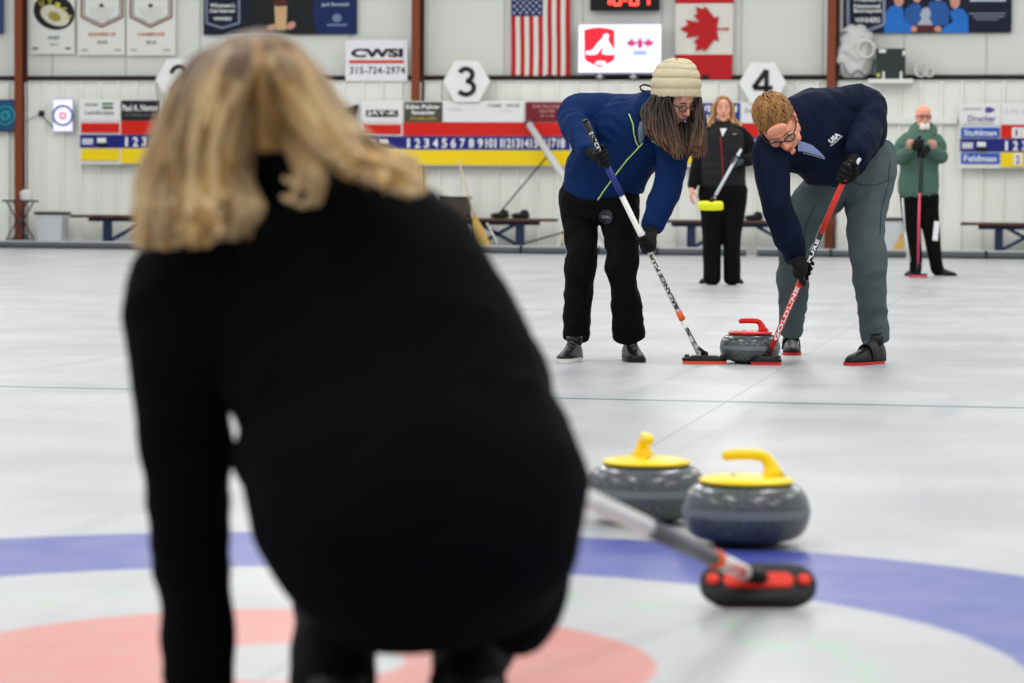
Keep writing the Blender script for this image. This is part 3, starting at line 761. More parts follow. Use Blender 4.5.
# items on benches
def worn_shoe(px, lab, yy, rot):
    p = on_y(px, 217, yy); base = Vector((p.x, yy, .4925))
    t = thing('black_shoe', lab, 'shoe', base, rotz=rot, group='black shoes left on the bench')
    m = MB(); m.ell((0, 0, .045), (.15, .052, .042)); m.ell((.06, 0, .085), (.07, .048, .05)); m.v = [Vector((v.x, v.y, max(v.z, .014))) for v in m.v]
    m.build('upper', mat('shoe_black', (24, 24, 28), .5), t, smooth=True, local=True)
    m = MB(); m.ell((0, 0, .009), (.155, .056, .009)); m.build('sole', M_BLACK, t, smooth=True, local=True)
worn_shoe(500, 'black shoe left on the bench right of the straw broom', YW - .55, .2)
worn_shoe(520.5, 'black shoe lying on the bench nearest the blue sweeper', YW - .55, .1)
worn_shoe(754, 'black shoe on the bench just right of the far woman', YW - .55, 0)
# storage box at left end of bench
p = on_y(455, 218, YW - .55)
t = thing('storage_box', 'dark brown crate on the bench right of the blonde woman\'s shoulder', 'box', (p.x, YW - .55, .4925))
bw, bh = .42, .30
m = MB()
for (dx, dy, wx, wy) in ((0, -.17, bw, .02), (0, .17, bw, .02), (-bw / 2 + .01, 0, .02, .34), (bw / 2 - .01, 0, .02, .34)): m.box((p.x + dx, YW - .55 + dy, .4925 + bh / 2), (wx, wy, bh))
m.box((p.x, YW - .55, .51), (bw, .34, .02)); m.build('crate_body', mat('crate_brown', (70, 58, 52), .6, var=.25), t)
m = MB(); m.box((p.x, YW - .55, .4925 + bh + .01), (bw + .03, .38, .03)); m.build('rim', mat('crate_rim', (36, 30, 30), .6), t, bevel=.006)

# round folding table with crossed legs, bucket on top
yt = YW - .75
a = on_y(1, 199, yt); b2 = on_y(39.5, 199, yt); cx_ = (a.x + b2.x) / 2; zt_ = on_y(20, 200, yt).z
t = thing('folding_table', 'small dark table with crossed thin legs at the far left', 'table', (cx_, yt, 0))
m = MB(); m.lathe([(0, zt_ - .03), (.28, zt_ - .03), (.29, zt_ - .015), (.28, zt_), (0, zt_)], c=(cx_, yt, 0)); m.build('table_top', M_DARK, t, angle=30)
hw = (b2.x - a.x) / 2
for sy in (-.14, .14):
    for s_ in (-1, 1):
        m = MB(); m.tube([(cx_ - s_ * .17, yt + sy + s_ * .01, zt_ - .03), (cx_ - s_ * .08, yt + sy + s_ * .01, zt_ * .5), (cx_ - s_ * .22 * -1, yt + sy + s_ * .01, .015)][:1] + [(cx_ + s_ * .22, yt + sy + s_ * .01, .015)], .012, 8)
        m.build('leg', M_DARK, t)
m = MB(); m.tube([(cx_ - .2, yt, .1), (cx_ + .2, yt, .1)], .01, 8); m.tube([(cx_, yt - .15, zt_ * .5), (cx_, yt + .15, zt_ * .5)], .01, 8); m.build('cross_bar', M_DARK, t)
c0 = on_y(26.5, 199, yt).x
t = thing('small_bucket', 'small white bucket with rounded lid on the dark folding table', 'bucket', (c0, yt, zt_))
m = MB(); m.lathe([(0, 0), (.085, 0), (.1, .08), (.1, .1)] + [(0, .1)], c=(c0, yt, zt_)); m.build('bucket_body', M_WHITE, t, angle=40)
m = MB(); m.lathe([(0, .10), (.105, .10), (.105, .115), (.07, .15), (.03, .165), (0, .167)], c=(c0, yt, zt_)); m.build('lid', mat('lid_white', (220, 216, 210), .5), t, angle=40)
# bins
def bin_(px0, px1, pyt, lab, name='waste_bin'):
    yy = YW - .5
    a = on_y(px0, pyt, yy); b2 = on_y(px1, pyt, yy); w = b2.x - a.x; h = a.z; c = (a.x + b2.x) / 2
    t = thing(name, lab, 'bin', (c, yy, 0), group='pale plastic bins')
    vs = []; fs = []
    for z, k_ in ((0, .82), (h, 1.0), (h, .92), (.02, .76)):
        for sx, sy in ((-1, -1), (1, -1), (1, 1), (-1, 1)): vs.append((c + sx * w / 2 * k_, yy + sy * .17 * k_, z))
    for l in range(3):
        for i in range(4): fs.append((l * 4 + i, l * 4 + (i + 1) % 4, (l + 1) * 4 + (i + 1) % 4, (l + 1) * 4 + i))
    fs += [(3, 2, 1, 0), (12, 13, 14, 15)]
    m = MB(); m.add(vs, fs); m.build('bin_body', mat('bin_grey_white', (204, 206, 208), .5), t, bevel=.01)
    m = MB()
    for (dx, dy, wx, wy) in ((0, -.175, w + .03, .03), (0, .175, w + .03, .03), (-w / 2, 0, .03, .36), (w / 2, 0, .03, .36)): m.box((c + dx, yy + dy, h), (wx, wy, .045))
    m.build('rim', mat('bin_rim_brown', (58, 44, 42), .5), t, bevel=.006)
bin_(39, 66, 213, 'pale bin with dark rim beside the small folding table')
bin_(872, 903, 219, 'pale bin with dark rim left of the old man in green')

# straw corn broom leaning on the bench
STR = mat('straw', (204, 172, 96), .8, var=.25, vscale=20, stretch=(10, 10, 1))
def corn_broom(pt, pm, pb, y0, y1, lab, bristle):
    T = on_y(pt[0], pt[1], y1); B = on_y(pb[0], pb[1], y0)
    B.z = .012
    k_ = (pt[1] - pm[1]) / (pt[1] - pb[1]); Mx = T.lerp(B, k_)
    t = thing('corn_broom', lab, 'broom', (B.x, B.y, 0), group='straw brooms')
    m = MB(); m.tube([Mx, T], .013, 8); m.build('handle', mat('pale_wood', (214, 196, 160), .6), t, smooth=True)
    m = MB(); dr = (B - Mx); n_ = 46
    sd = Vector((1, 0, 0)); 
    for i in range(n_):
        u = (i / (n_ - 1) - .5) * 2; w_ = bristle
        for yy in (-.02, .02):
            a0 = Mx + sd * (u * .02) + Vector((0, yy * .3, 0)); a1 = Mx + dr * .45 + sd * (u * w_ * .7) + Vector((0, yy, 0)); a2 = Mx + dr * (1.0 + random.uniform(-.04, 0)) + sd * (u * w_) + Vector((0, yy * 1.4, 0))
            a2.z = max(a2.z, .005)
            m.tube([a0, a1, a2], [.004, .006, .004], 5)
    m.build('straw_bristles', STR, t)
    m = MB(); m.tube([Mx - dr * .03, Mx + dr * .12], [.02, .028], 10); m.build('binding', mat('binding_gold', (190, 150, 60), .6), t)
corn_broom((458.5, 160), (475, 214), (484, 248), YW - .95, YW - .85, 'straw corn broom leaning beside the brown crate', .13)
corn_broom((910, 205), (903, 232), (897, 250), YW - 1.0, YW - .9, 'yellow straw broom standing left of the old man\'s legs', .08)

def stick(name, p0, y0, p1, y1, r, m_, lab, cat, group=None, cap=None):
    A = on_y(p0[0], p0[1], y0); B_ = on_y(p1[0], p1[1], y1)
    t = thing(name, lab, cat, A, group=group)
    MB().tube([A, B_], r, 10).build('shaft', m_, t, smooth=True)
    d_ = (B_ - A).normalized()
    MB().tube([B_, B_ + d_ * .05], r * 1.15, 10).build('end_cap', cap or M_BLACK, t, smooth=True)
    MB().tube([A - d_ * .02, A + d_ * .06], r * 1.2, 10).build('tip', M_BLACK, t, smooth=True)
stick('delivery_stick', (497, 216), YW - .4, (547.5, 156), YW - .32, .012, M_DARK, 'thin dark stick slanting up from the bench towards the white pole', 'stick', 'thin sticks at the bench')
stick('delivery_stick', (505, 249), YW - 1.0, (575, 229), YW - 1.0, .014, M_DARK, 'thin dark stick lying low under the bench near the blue sweeper', 'stick', 'thin sticks at the bench')
stick('wooden_pole', (562, 248), YW - .9, (565, 205), YW - .6, .016, mat('pale_wood', (214, 196, 160), .6), 'short wooden pole standing behind the blue sweeper\'s leg', 'pole')
stick('white_pole', (612, 251), YW - 1.4, (529, 124), YW - .36, .055, mat('pole_white', (206, 206, 204), .4), 'thick pale pole leaning over the scoreboard left of the blue sweeper', 'pole', cap=mat('cap_mauve', (110, 70, 84), .5))
stick('delivery_stick', (500, 248), YW - 1.0, (487, 223), YW - .8, .016, mat('stick_white', (210, 210, 206), .4), 'short white stick beside the straw bristles', 'stick')
# ================================================================== STONES
def granite(name, base, sp):
    m = bpy.data.materials.new(name); m.use_nodes = True; nt = m.node_tree; N = nt.nodes; L = nt.links; b = N['Principled BSDF']
    tc = N.new('ShaderNodeTexCoord')
    v = N.new('ShaderNodeTexNoise'); v.inputs['Scale'].default_value = 170; v.inputs['Detail'].default_value = 3; L.new(tc.outputs['Object'], v.inputs['Vector'])
    r = N.new('ShaderNodeValToRGB'); e = r.color_ramp.elements; e[0].position = .40; e[1].position = .62
    e[0].color = srgb(base) + (1,); e[1].color = srgb(sp) + (1,)
    L.new(v.outputs['Fac'], r.inputs['Fac'])
    n2 = N.new('ShaderNodeTexNoise'); n2.inputs['Scale'].default_value = 12; n2.inputs['Detail'].default_value = 5; L.new(tc.outputs['Object'], n2.inputs['Vector'])
    mx = N.new('ShaderNodeMix'); mx.data_type = 'RGBA'; mx.blend_type = 'MULTIPLY'; mx.inputs['Factor'].default_value = .5
    L.new(r.outputs['Color'], mx.inputs['A']); L.new(n2.outputs['Color'], mx.inputs['B'])
    # the rougher striking band is paler
    sx = N.new('ShaderNodeSeparateXYZ'); L.new(tc.outputs['Object'], sx.inputs[0])
    d = N.new('ShaderNodeMath'); d.operation = 'SUBTRACT'; d.inputs[1].default_value = .078; L.new(sx.outputs['Z'], d.inputs[0])
    ab = N.new('ShaderNodeMath'); ab.operation = 'ABSOLUTE'; L.new(d.outputs[0], ab.inputs[0])
    mr = N.new('ShaderNodeMapRange'); mr.inputs['From Min'].default_value = .007; mr.inputs['From Max'].default_value = .011; mr.inputs['To Min'].default_value = 1; mr.inputs['To Max'].default_value = 0
    L.new(ab.outputs[0], mr.inputs['Value'])
    mx2 = N.new('ShaderNodeMix'); mx2.data_type = 'RGBA'; L.new(mr.outputs[0], mx2.inputs['Factor']); L.new(mx.outputs['Result'], mx2.inputs['A']); mx2.inputs['B'].default_value = srgb((104, 109, 112)) + (1,)
    L.new(mx2.outputs['Result'], b.inputs['Base Color'])
    rr = N.new('ShaderNodeMapRange'); rr.inputs['To Min'].default_value = .22; rr.inputs['To Max'].default_value = .6; L.new(mr.outputs[0], rr.inputs['Value']); L.new(rr.outputs[0], b.inputs['Roughness'])
    return m
GR = granite('grey_granite', (58, 63, 66), (98, 104, 106))
def curling_stone(px, py_contact, rot, plastic, lab, group=None):
    P = ice(px, py_contact); P = P + Vector((FWD.x, FWD.y, 0)).normalized() * .065; P.z = 0
    t = thing('curling_stone', lab, 'curling stone', P, rotz=rot, group=group)
    R_ = .1445; H_ = .145
    prof = [(.0, .006), (.052, .006), (.058, .0), (.066, .0), (.072, .004), (.092, .012)]
    for i in range(1, 16):
        a = -PI / 2 + PI * i / 16
        prof.append((.092 + (R_ - .092) * math.cos(a) ** .8, H_ / 2 + .003 + (H_ / 2 - .011) * math.sin(a)))
    prof += [(.09, H_ - .001), (.05, H_), (0, H_)]
    MB().lathe(prof, 64).build('granite_body', GR, t, smooth=True, local=True)
    # plastic cap
    cp = MB().lathe([(0, H_ - .002), (.104, H_ - .004), (.107, H_ - .001), (.104, H_ + .004), (.08, H_ + .009), (.04, H_ + .011), (0, H_ + .011)], 64).build('handle_cap', plastic, t, smooth=True, local=True)
    # handle: pedestal rising from one side then a level grip
    m = MB()
    path = [(.060, .0), (.058, .014), (.052, .030), (.043, .043), (.028, .049), (.005, .050), (-.02, .050), (-.035, .049), (-.050, .047), (-.056, .045)]
    rx = [.030, .020, .0150, .0135, .0128, .0125, .0125, .0125, .011, .005]
    pts = [(x_, 0, H_ + .008 + z_) for x_, z_ in path]
    m.tube(pts, rx, 16)
    m.build('gooseneck_grip', plastic, t, smooth=True, local=True)
    MB().lathe([(0, 0), (.006, 0), (.006, .003), (0, .003)], 12, c=(-.03, .0, H_ + .0105)).build('bolt', M_DARK, t, local=True)
    return t
YP = mat('yellow_plastic', (242, 208, 22), .35, var=.03); RP = mat('red_plastic', (214, 30, 30), .35, var=.03)
GS = 'yellow-handled curling stones near the rings'
curling_stone(748, 548, -YAW * -1 + 0.1, YP, 'grey granite curling stone, yellow handle pointing left, in front on the blue ring', GS)
curling_stone(647, 525, YAW + PI / 2 + .1, YP, 'grey granite curling stone, yellow handle seen end-on, just behind the other yellow-handled stone', GS)
curling_stone(751, 364, YAW + .05, RP, 'grey granite curling stone with red handle between the two sweepers')

CT0 = Vector((-FWD.x, -FWD.y, 0)).normalized()
# ================================================================== BROOMS
def broom(lab, head_c, head_dir, hlen, hwid, path, segs, mats_head, group=None, tilt=0.0, r=.0135, pad=.97):
    """path: [bottom, top] shaft ends; segs: [(u0, u1, material, name)]"""
    t = thing('curling_broom', lab, 'broom', (head_c.x, head_c.y, 0), group=group)
    u = Vector((head_dir.x, head_dir.y, 0)).normalized(); v = Vector((-u.y, u.x, 0))
    M = Matrix((u, v, Vector((0, 0, 1)))).transposed().to_4x4(); M.translation = Vector((head_c.x, head_c.y, math.sin(tilt) * hwid * .46))
    M = M @ Matrix.Rotation(tilt, 4, 'X')
    def stad(L_, W_, z0, z1, k=1.0, ins=.0):
        m = MB(); pts = []
        for i in range(17): a = -PI / 2 + PI * i / 16; pts.append(((L_ / 2 - W_ / 2) + W_ / 2 * math.cos(a), W_ / 2 * math.sin(a)))
        for i in range(17): a = PI / 2 + PI * i / 16; pts.append((-(L_ / 2 - W_ / 2) + W_ / 2 * math.cos(a), W_ / 2 * math.sin(a)))
        n = len(pts)
        lv = [(z0, 1.0), (z0 + (z1 - z0) * .6, 1.0), (z1, k)]
        vs = []; fs = []
        for z, q in lv: vs += [(p[0] * q, p[1] * q, z) for p in pts]
        for l in range(2): fs += [(l * n + i, l * n + (i + 1) % n, (l + 1) * n + (i + 1) % n, (l + 1) * n + i) for i in range(n)]
        fs += [tuple(reversed(range(n))), tuple(range(2 * n, 3 * n))]
        m.add(vs, fs); m.xform(M); return m
    stad(hlen * pad, hwid * pad * .95, .001, .016).build('brush_pad', mats_head[0], t, smooth=False, angle=40)
    stad(hlen, hwid, .015, .034, .86).build('head_shell', mats_head[1], t, angle=40)
    stad(hlen * .60, hwid * (.5 if tilt == 0 else .36), .033, .040, .9).build('head_insert', mats_head[2], t, angle=40)
    for s_ in (-1, 1):
        m = MB(); m.lathe([(0, .03), (.012, .03), (.012, .041), (.008, .044), (0, .044)], 16, c=(s_ * hlen * .39, 0, 0)); m.xform(M); m.build('knob', mats_head[3], t, angle=40)
    A, B_ = path; d = (B_ - A)
    dn = d.normalized()
    J = M @ Vector((0, 0, .046))
    m = MB(); m.ell(J, (.018, .018, .016)); m.tube([J, A + dn * .03], [.013, .015], 12); m.build('swivel_joint', M_BLACK, t, smooth=True)
    for (u0, u1, m_, nm) in segs:
        MB().tube([A + d * u0, A + d * u1], r if 'grip' not in nm and 'collar' not in nm else r * 1.12, 16).build(nm, m_, t, smooth=True)
    MB().tube([B_, B_ + dn * .012], [r * 1.1, r * .7], 16).build('end_cap', M_BLACK, t, smooth=True)
    return t
def shaft_text(t, txt, A, B_, u0, u1, r, m_, hgt=.6):
    """lettering running along the shaft on the side facing the camera"""
    d = (B_ - A); dn = d.normalized(); P0 = A + d * u0; P1 = A + d * u1
    c = (P0 + P1) / 2; n = (CAM - c); n = (n - dn * n.dot(dn)).normalized(); s_ = n.cross(dn)
    tx = text_mb(txt, .1, bold=.004, fit=((P1 - P0).length, r * 2 * hgt), depth=.0006)
    # text plane: x along the shaft, z across, -y towards the viewer; bent round the shaft
    out = []
    for v in tx.v:
        a = v.z / r; out.append(c + dn * v.x + (n * math.cos(a) + s_ * math.sin(a)) * (r + .0012 - v.y))
    tx.v = out; tx.build('lettering', m_, t)
SHW = mat('shaft_white', (226, 226, 220), .35, coat=.3); SHR = mat('shaft_red', (214, 44, 28), .35, coat=.3); SHB = mat('shaft_blue', (40, 50, 120), .35)
SHK = mat('shaft_black', (24, 24, 28), .4); SHG = mat('shaft_grey', (88, 90, 94), .4)
ORG = mat('pad_orange', (242, 84, 44), .6)
DS = 13.3
# sweeping woman's broom
A = at(699, 357, DS - .02); B_ = at(585.5, 122, DS - .42)
HC = at(704.5, 366, DS); HC.z = 0
A.z = max(A.z, .05)
t = broom('white-shafted curling broom with orange pad held by the sweeper in the knitted hat', HC, RC @ Vector((1, 0, 0)), .215, .085, (A, B_),
      [(0, .15, SHW, 'lower_shaft'), (.15, .185, mat('tape_orange', (236, 96, 40), .5), 'collar'), (.185, .69, SHW, 'shaft'), (.69, .81, SHB, 'blue_grip'), (.81, 1.0, SHK, 'black_grip')],
      (ORG, M_BLACK, M_DARK, M_DARK))
shaft_text(t, 'BALANCE PLUS', A, B_, .20, .44, .0135, INK)
shaft_text(t, 'LS', A, B_, .04, .12, .0135, INK)
shaft_text(t, 'HARDLINE', A, B_, .86, .96, .0135, WINK)
SW_A, SW_B = A, B_
# sweeping man's broom
A = at(769, 356, DS - .05); B_ = at(851, 163, DS - .40)
HC = at(766, 364.5, DS - .05); HC.z = 0
A.z = max(A.z, .05)
t = broom('red and black curling broom held by the man in grey trousers', HC, RC @ Vector((1, 0, 0)), .15, .075, (A, B_),
      [(0, .45, SHR, 'lower_shaft'), (.45, .64, SHK, 'black_band'), (.64, .96, SHR, 'upper_shaft'), (.96, 1.0, SHK, 'black_grip')],
      (RP, M_BLACK, M_DARK, M_DARK))
shaft_text(t, 'GOLDLINE', A, B_, .08, .36, .0135, WINK)
shaft_text(t, 'PURE', A, B_, .49, .61, .0135, WINK)
SM_A, SM_B = A, B_
# thrower's broom, lying on the ice to her right
HC = at(757, 606, 5.2); HC = ice(757, 608) ; HC.z = 0
A = HC + Vector((0, 0, .068)) + CT0 * .028 - (RC @ Vector((.02, 0, 0)))
B_ = at(500, 458, 3.98)
t = broom('grey and white shafted curling broom with black and red head held by the blonde woman', HC, RC @ Vector((1, .0, 0)), .222, .098, (A, B_),
      [(0, .155, SHW, 'lower_shaft'), (.155, .185, mat('tape_orange', (236, 96, 40), .5), 'collar'), (.185, .48, SHG, 'grey_band'), (.48, 1.0, SHW, 'upper_shaft')],
      (mat('pad_dark_red', (120, 30, 26), .6), M_BLACK, mat('insert_red', (220, 50, 34), .5), mat('insert_red', (220, 50, 34), .5)), r=.0155, tilt=.75, pad=.90)
shaft_text(t, 'SHAFT', A, B_, .05, .14, .0155, mat('sign_red', (214, 70, 62), .5))
TH_A, TH_B = A, B_
# ================================================================== PEOPLE: BUILDING TOOLS
CR = RC @ Vector((1, 0, 0)); CU_ = Vector((0, 0, 1)); CT = Vector((-FWD.x, -FWD.y, 0)).normalized()     # right, up, towards the viewer (level)
def cv(r, u, t): return (CR * r + CU_ * u + CT * t).normalized()

class Fig:
    def __init__(s, D): s.D = D; s.s = F / D
    def P(s, px, py, dd=0.0): return at(px, py, s.D + dd)
    def tube(s, pts, seg=28, sub=5, power=2.0, cap=.75, k=1.0, capends=(True, True), dup=0.0):
        """pts: (px, py, depth offset m, half width px across the limb, half depth px)"""
        Q = [(s.P(p[0], p[1], p[2]), p[3] * k / s.s, (p[4] if len(p) > 4 else p[3]) * k / s.s) for p in pts]
        return loft(Q, seg, sub, power, cap, capends)

def loft(Q, seg=28, sub=5, power=2.0, cap=.75, capends=(True, True), ref=None):
    n = len(Q)
    def cr(a, b_, c, d, t): return .5 * ((2 * b_) + (c - a) * t + (2 * a - 5 * b_ + 4 * c - d) * t * t + (3 * b_ - a - 3 * c + d) * t ** 3)
    R = []
    for i in range(n - 1):
        q0, q1, q2, q3 = Q[max(i - 1, 0)], Q[i], Q[i + 1], Q[min(i + 2, n - 1)]
        for j in range(sub if i < n - 2 else sub + 1):
            t = j / sub
            R.append((cr(q0[0], q1[0], q2[0], q3[0], t), max(.001, cr(q0[1], q1[1], q2[1], q3[1], t)), max(.001, cr(q0[2], q1[2], q2[2], q3[2], t))))
    m = len(R); T = []
    for i in range(m):
        t = R[min(i + 1, m - 1)][0] - R[max(i - 1, 0)][0]; T.append(t.normalized() if t.length > 1e-9 else Vector((0, 0, 1)))
    full = []
    if capends[0]:
        r0 = min(R[0][1], R[0][2]) * cap
        for a in (80, 55, 28): 
            a = math.radians(a); full.append((R[0][0] - T[0] * r0 * math.sin(a), R[0][1] * math.cos(a), R[0][2] * math.cos(a), T[0]))
    full += [(R[i][0], R[i][1], R[i][2], T[i]) for i in range(m)]
    if capends[1]:
        r0 = min(R[-1][1], R[-1][2]) * cap
        for a in (28, 55, 80):
            a = math.radians(a); full.append((R[-1][0] + T[-1] * r0 * math.sin(a), R[-1][1] * math.cos(a), R[-1][2] * math.cos(a), T[-1]))
    mb = MB(); vs = []; fs = []; last = None
    for (c, rx, ry, t) in full:
        view = ref if ref is not None else FWD
        sd = t.cross(view)
        if sd.length < .25 and last is not None: sd = last - t * last.dot(t)
        sd.normalize()
        if last is not None and sd.dot(last) < 0: sd = -sd
        last = sd; dp = sd.cross(t)
        for k_ in range(seg):
            a = 2 * PI * k_ / seg; ca, sa = math.cos(a), math.sin(a)
            if power != 2.0:
                ca = math.copysign(abs(ca) ** (2 / power), ca); sa = math.copysign(abs(sa) ** (2 / power), sa)
            vs.append(c + sd * (rx * ca) + dp * (ry * sa))
    nr = len(full)
    for i in range(nr - 1):
        for k_ in range(seg):
            k2 = (k_ + 1) % seg; fs.append((i * seg + k_, i * seg + k2, (i + 1) * seg + k2, (i + 1) * seg + k_))
    fs.append(tuple(reversed(range(seg)))); fs.append(tuple((nr - 1) * seg + k_ for k_ in range(seg)))
    return mb.add(vs, fs)

def fuse(name, mbs, m, parent=None, voxel=.006, smooth=3, folds=(), pinch=None, anchor=None):
    """weld overlapping closed volumes into one continuous skin, then raise cloth folds in it"""
    tmp = MB()
    for q in mbs: tmp.add(q.v, q.f)
    me = bpy.data.meshes.new('tmp'); me.from_pydata([tuple(v) for v in tmp.v], [], tmp.f)
    bm = bmesh.new(); bm.from_mesh(me); bmesh.ops.recalc_face_normals(bm, faces=bm.faces); bm.to_mesh(me); bm.free()
    ob = bpy.data.objects.new('tmp', me); COL.objects.link(ob)
    r = ob.modifiers.new('r', 'REMESH'); r.mode = 'VOXEL'; r.voxel_size = voxel; r.adaptivity = 0
    if smooth:
        sm = ob.modifiers.new('s', 'SMOOTH'); sm.factor = .6; sm.iterations = smooth
    dg = bpy.context.evaluated_depsgraph_get()
    out = bpy.data.meshes.new_from_object(ob.evaluated_get(dg))
    bpy.data.objects.remove(ob); bpy.data.meshes.remove(me)
    # keep the largest island only
    bm = bmesh.new(); bm.from_mesh(out); bm.verts.ensure_lookup_table()
    seen = [False] * len(bm.verts); best = []
    for v in bm.verts:
        if seen[v.index]: continue
        st = [v]; seen[v.index] = True; isl = []
        while st:
            w_ = st.pop(); isl.append(w_)
            for e in w_.link_edges:
                o_ = e.other_vert(w_)
                if not seen[o_.index]: seen[o_.index] = True; st.append(o_)
        if len(isl) > len(best): best = isl
    if len(best) < len(bm.verts):
        keep = set(v.index for v in best); bmesh.ops.delete(bm, geom=[v for v in bm.verts if v.index not in keep], context='VERTS')
    if folds:
        bm.normal_update()
        mv = []
        for v in bm.verts:
            p = v.co; d = 0
            for (amp, freq, dr, st) in folds:
                dr_ = dr.normalized(); q = p - dr_ * (p.dot(dr_) * (1 - 1 / st))
                nn = noise.noise(q * freq)
                d += amp * ((1 - abs(nn) * 2.6) if amp > 0 else nn * -2.0)
            mv.append(v.normal * d)
        for v, d in zip(bm.verts, mv): v.co += d
    inv = world_of(parent).inverted() if parent is not None else (Matrix.Translation(-anchor) if anchor is not None else None)
    if inv is not None: bm.transform(inv)
    bm.to_mesh(out); bm.free()
    out.name = name; out.materials.clear(); out.materials.append(m); out.shade_smooth()
    o = bpy.data.objects.new(name, out); COL.objects.link(o)
    if parent is not None: o.parent = parent
    elif anchor is not None: o.location = anchor
    return o
def bvh_of(o):
    M = world_of(o); me = o.data
    return BVHTree.FromPolygons([M @ v.co for v in me.vertices], [tuple(p.vertices) for p in me.polygons])
def hit(bvh, px, py, off=.002):
    d = ray(px, py).normalized(); r = bvh.ray_cast(CAM, d)
    if r[0] is None: return None
    return r[0] - d * off
def stripe(name, bvh, pts, r, m, parent, n=10, off=.0015):
    """a cord or zip laid on the cloth along photo points"""
    P = []
    for i in range(len(pts) - 1):
        for j in range(n + (i == len(pts) - 2)):
            t = j / n; h = hit(bvh, pts[i][0] + (pts[i + 1][0] - pts[i][0]) * t, pts[i][1] + (pts[i + 1][1] - pts[i][1]) * t, off)
            if h: P.append(h)
    if len(P) > 2:
        return MB().tube(P, r, 6).build(name, m, parent, smooth=True)
def decal(name, bvh, pts_faces, m, parent, off=.0025):
    vs, fs = pts_faces
    H = [hit(bvh, v[0], v[1], off) for v in vs]
    ok = [f for f in fs if all(H[i] is not None for i in f)]
    mb = MB(); mb.v = [h if h is not None else Vector((0, 0, 0)) for h in H]; mb.f = [list(f) for f in ok]; mb.mi = [0] * len(ok)
    used = set(i for f in ok for i in f)
    if not ok: return None
    idx = {}; nv = []
    for i in sorted(used): idx[i] = len(nv); nv.append(mb.v[i])
    mb.v = nv; mb.f = [[idx[i] for i in f] for f in mb.f]
    o = mb.build(name, m, parent)
    sd = o.modifiers.new('t', 'SOLIDIFY'); sd.thickness = .0015; sd.offset = 0
    return o
def decal_poly(name, bvh, poly, m, parent, off=.0025, n=1):
    cx = sum(p[0] for p in poly) / len(poly); cy = sum(p[1] for p in poly) / len(poly)
    vs = [(cx, cy)]; fs = []
    k = len(poly); rings = 4
    for r_ in range(1, rings + 1):
        for p in poly: vs.append((cx + (p[0] - cx) * r_ / rings, cy + (p[1] - cy) * r_ / rings))
    for i in range(k): fs.append((0, 1 + i, 1 + (i + 1) % k))
    for r_ in range(rings - 1):
        for i in range(k): fs.append((1 + r_ * k + i, 1 + (r_ + 1) * k + i, 1 + (r_ + 1) * k + (i + 1) % k, 1 + r_ * k + (i + 1) % k))
    return decal(name, bvh, (vs, fs), m, parent, off)
def decal_text(name, bvh, txt, a, b_, h, m, parent, bold=.004, off=.0025):
    L_ = math.hypot(b_[0] - a[0], b_[1] - a[1]); t = text_mb(txt, .2, bold=bold, fit=(L_, h), depth=0)
    ux, uy = (b_[0] - a[0]) / L_, (b_[1] - a[1]) / L_; cx, cy = (a[0] + b_[0]) / 2, (a[1] + b_[1]) / 2
    vs = [(cx + v.x * ux + v.z * uy, cy + v.x * uy - v.z * ux) for v in t.v]
    return decal(name, bvh, (vs, t.f), m, parent, off)

def frame(c, fwd, up):
    y = fwd.normalized(); z = (up - y * up.dot(y)).normalized(); x = y.cross(z)
    M = Matrix((x, y, z)).transposed().to_4x4(); M.translation = c; return M
def head_mbs(M, k=1.0, male=False, beard=0.0):
    """skull, brow, cheeks, nose, lips, chin and ears; face looks along +Y"""
    out = []
    def e(c, r, rot=None, seg=20):
        m = MB(); m.ell(c, r, rot, seg=seg, rings=14); out.append(m)
    e((0, -.018, .036), (.074, .093, .082)); e((0, .012, .0), (.069, .080, .078))
    e((0, .030, -.040), (.057, .058, .062)); jw = .046 if not male else .052
    e((0, .030, -.082), (jw, .046, .034)); e((0, .070, -.104), (.020, .017, .016))
    e((0, .079, .024), (.044, .016, .011)); e((0, .076, .050), (.046, .018, .028))
    for s_ in (-1, 1):
        e((s_ * .037, .062, -.028), (.022, .022, .024)); e((s_ * .0115, .099, -.034), (.0075, .009, .0065))
        e((s_ * .0745, -.004, -.008), (.0075, .016, .030), Matrix.Rotation(s_ * -.35, 3, 'Z')); e((s_ * .077, -.006, .008), (.009, .017, .014), Matrix.Rotation(s_ * -.4, 3, 'Z'))
        e((s_ * .045, .036, -.078), (.018, .024, .022))
    m = MB(); m.tube([(0, .080, .022), (0, .092, .002), (0, .104, -.020), (0, .110, -.032), (0, .098, -.042)], [.0075, .0085, .010, .011, .008], 12); out.append(m)
    e((0, .086, -.060), (.021, .0095, .0052)); e((0, .084, -.071), (.018, .0105, .0062))
    for q in out:
        q.xform(M @ Matrix.Scale(k, 4))
    return out
EYEW = mat('eye_white', (176, 168, 162), .4); IRIS = mat('iris_dark', (48, 40, 36), .3)
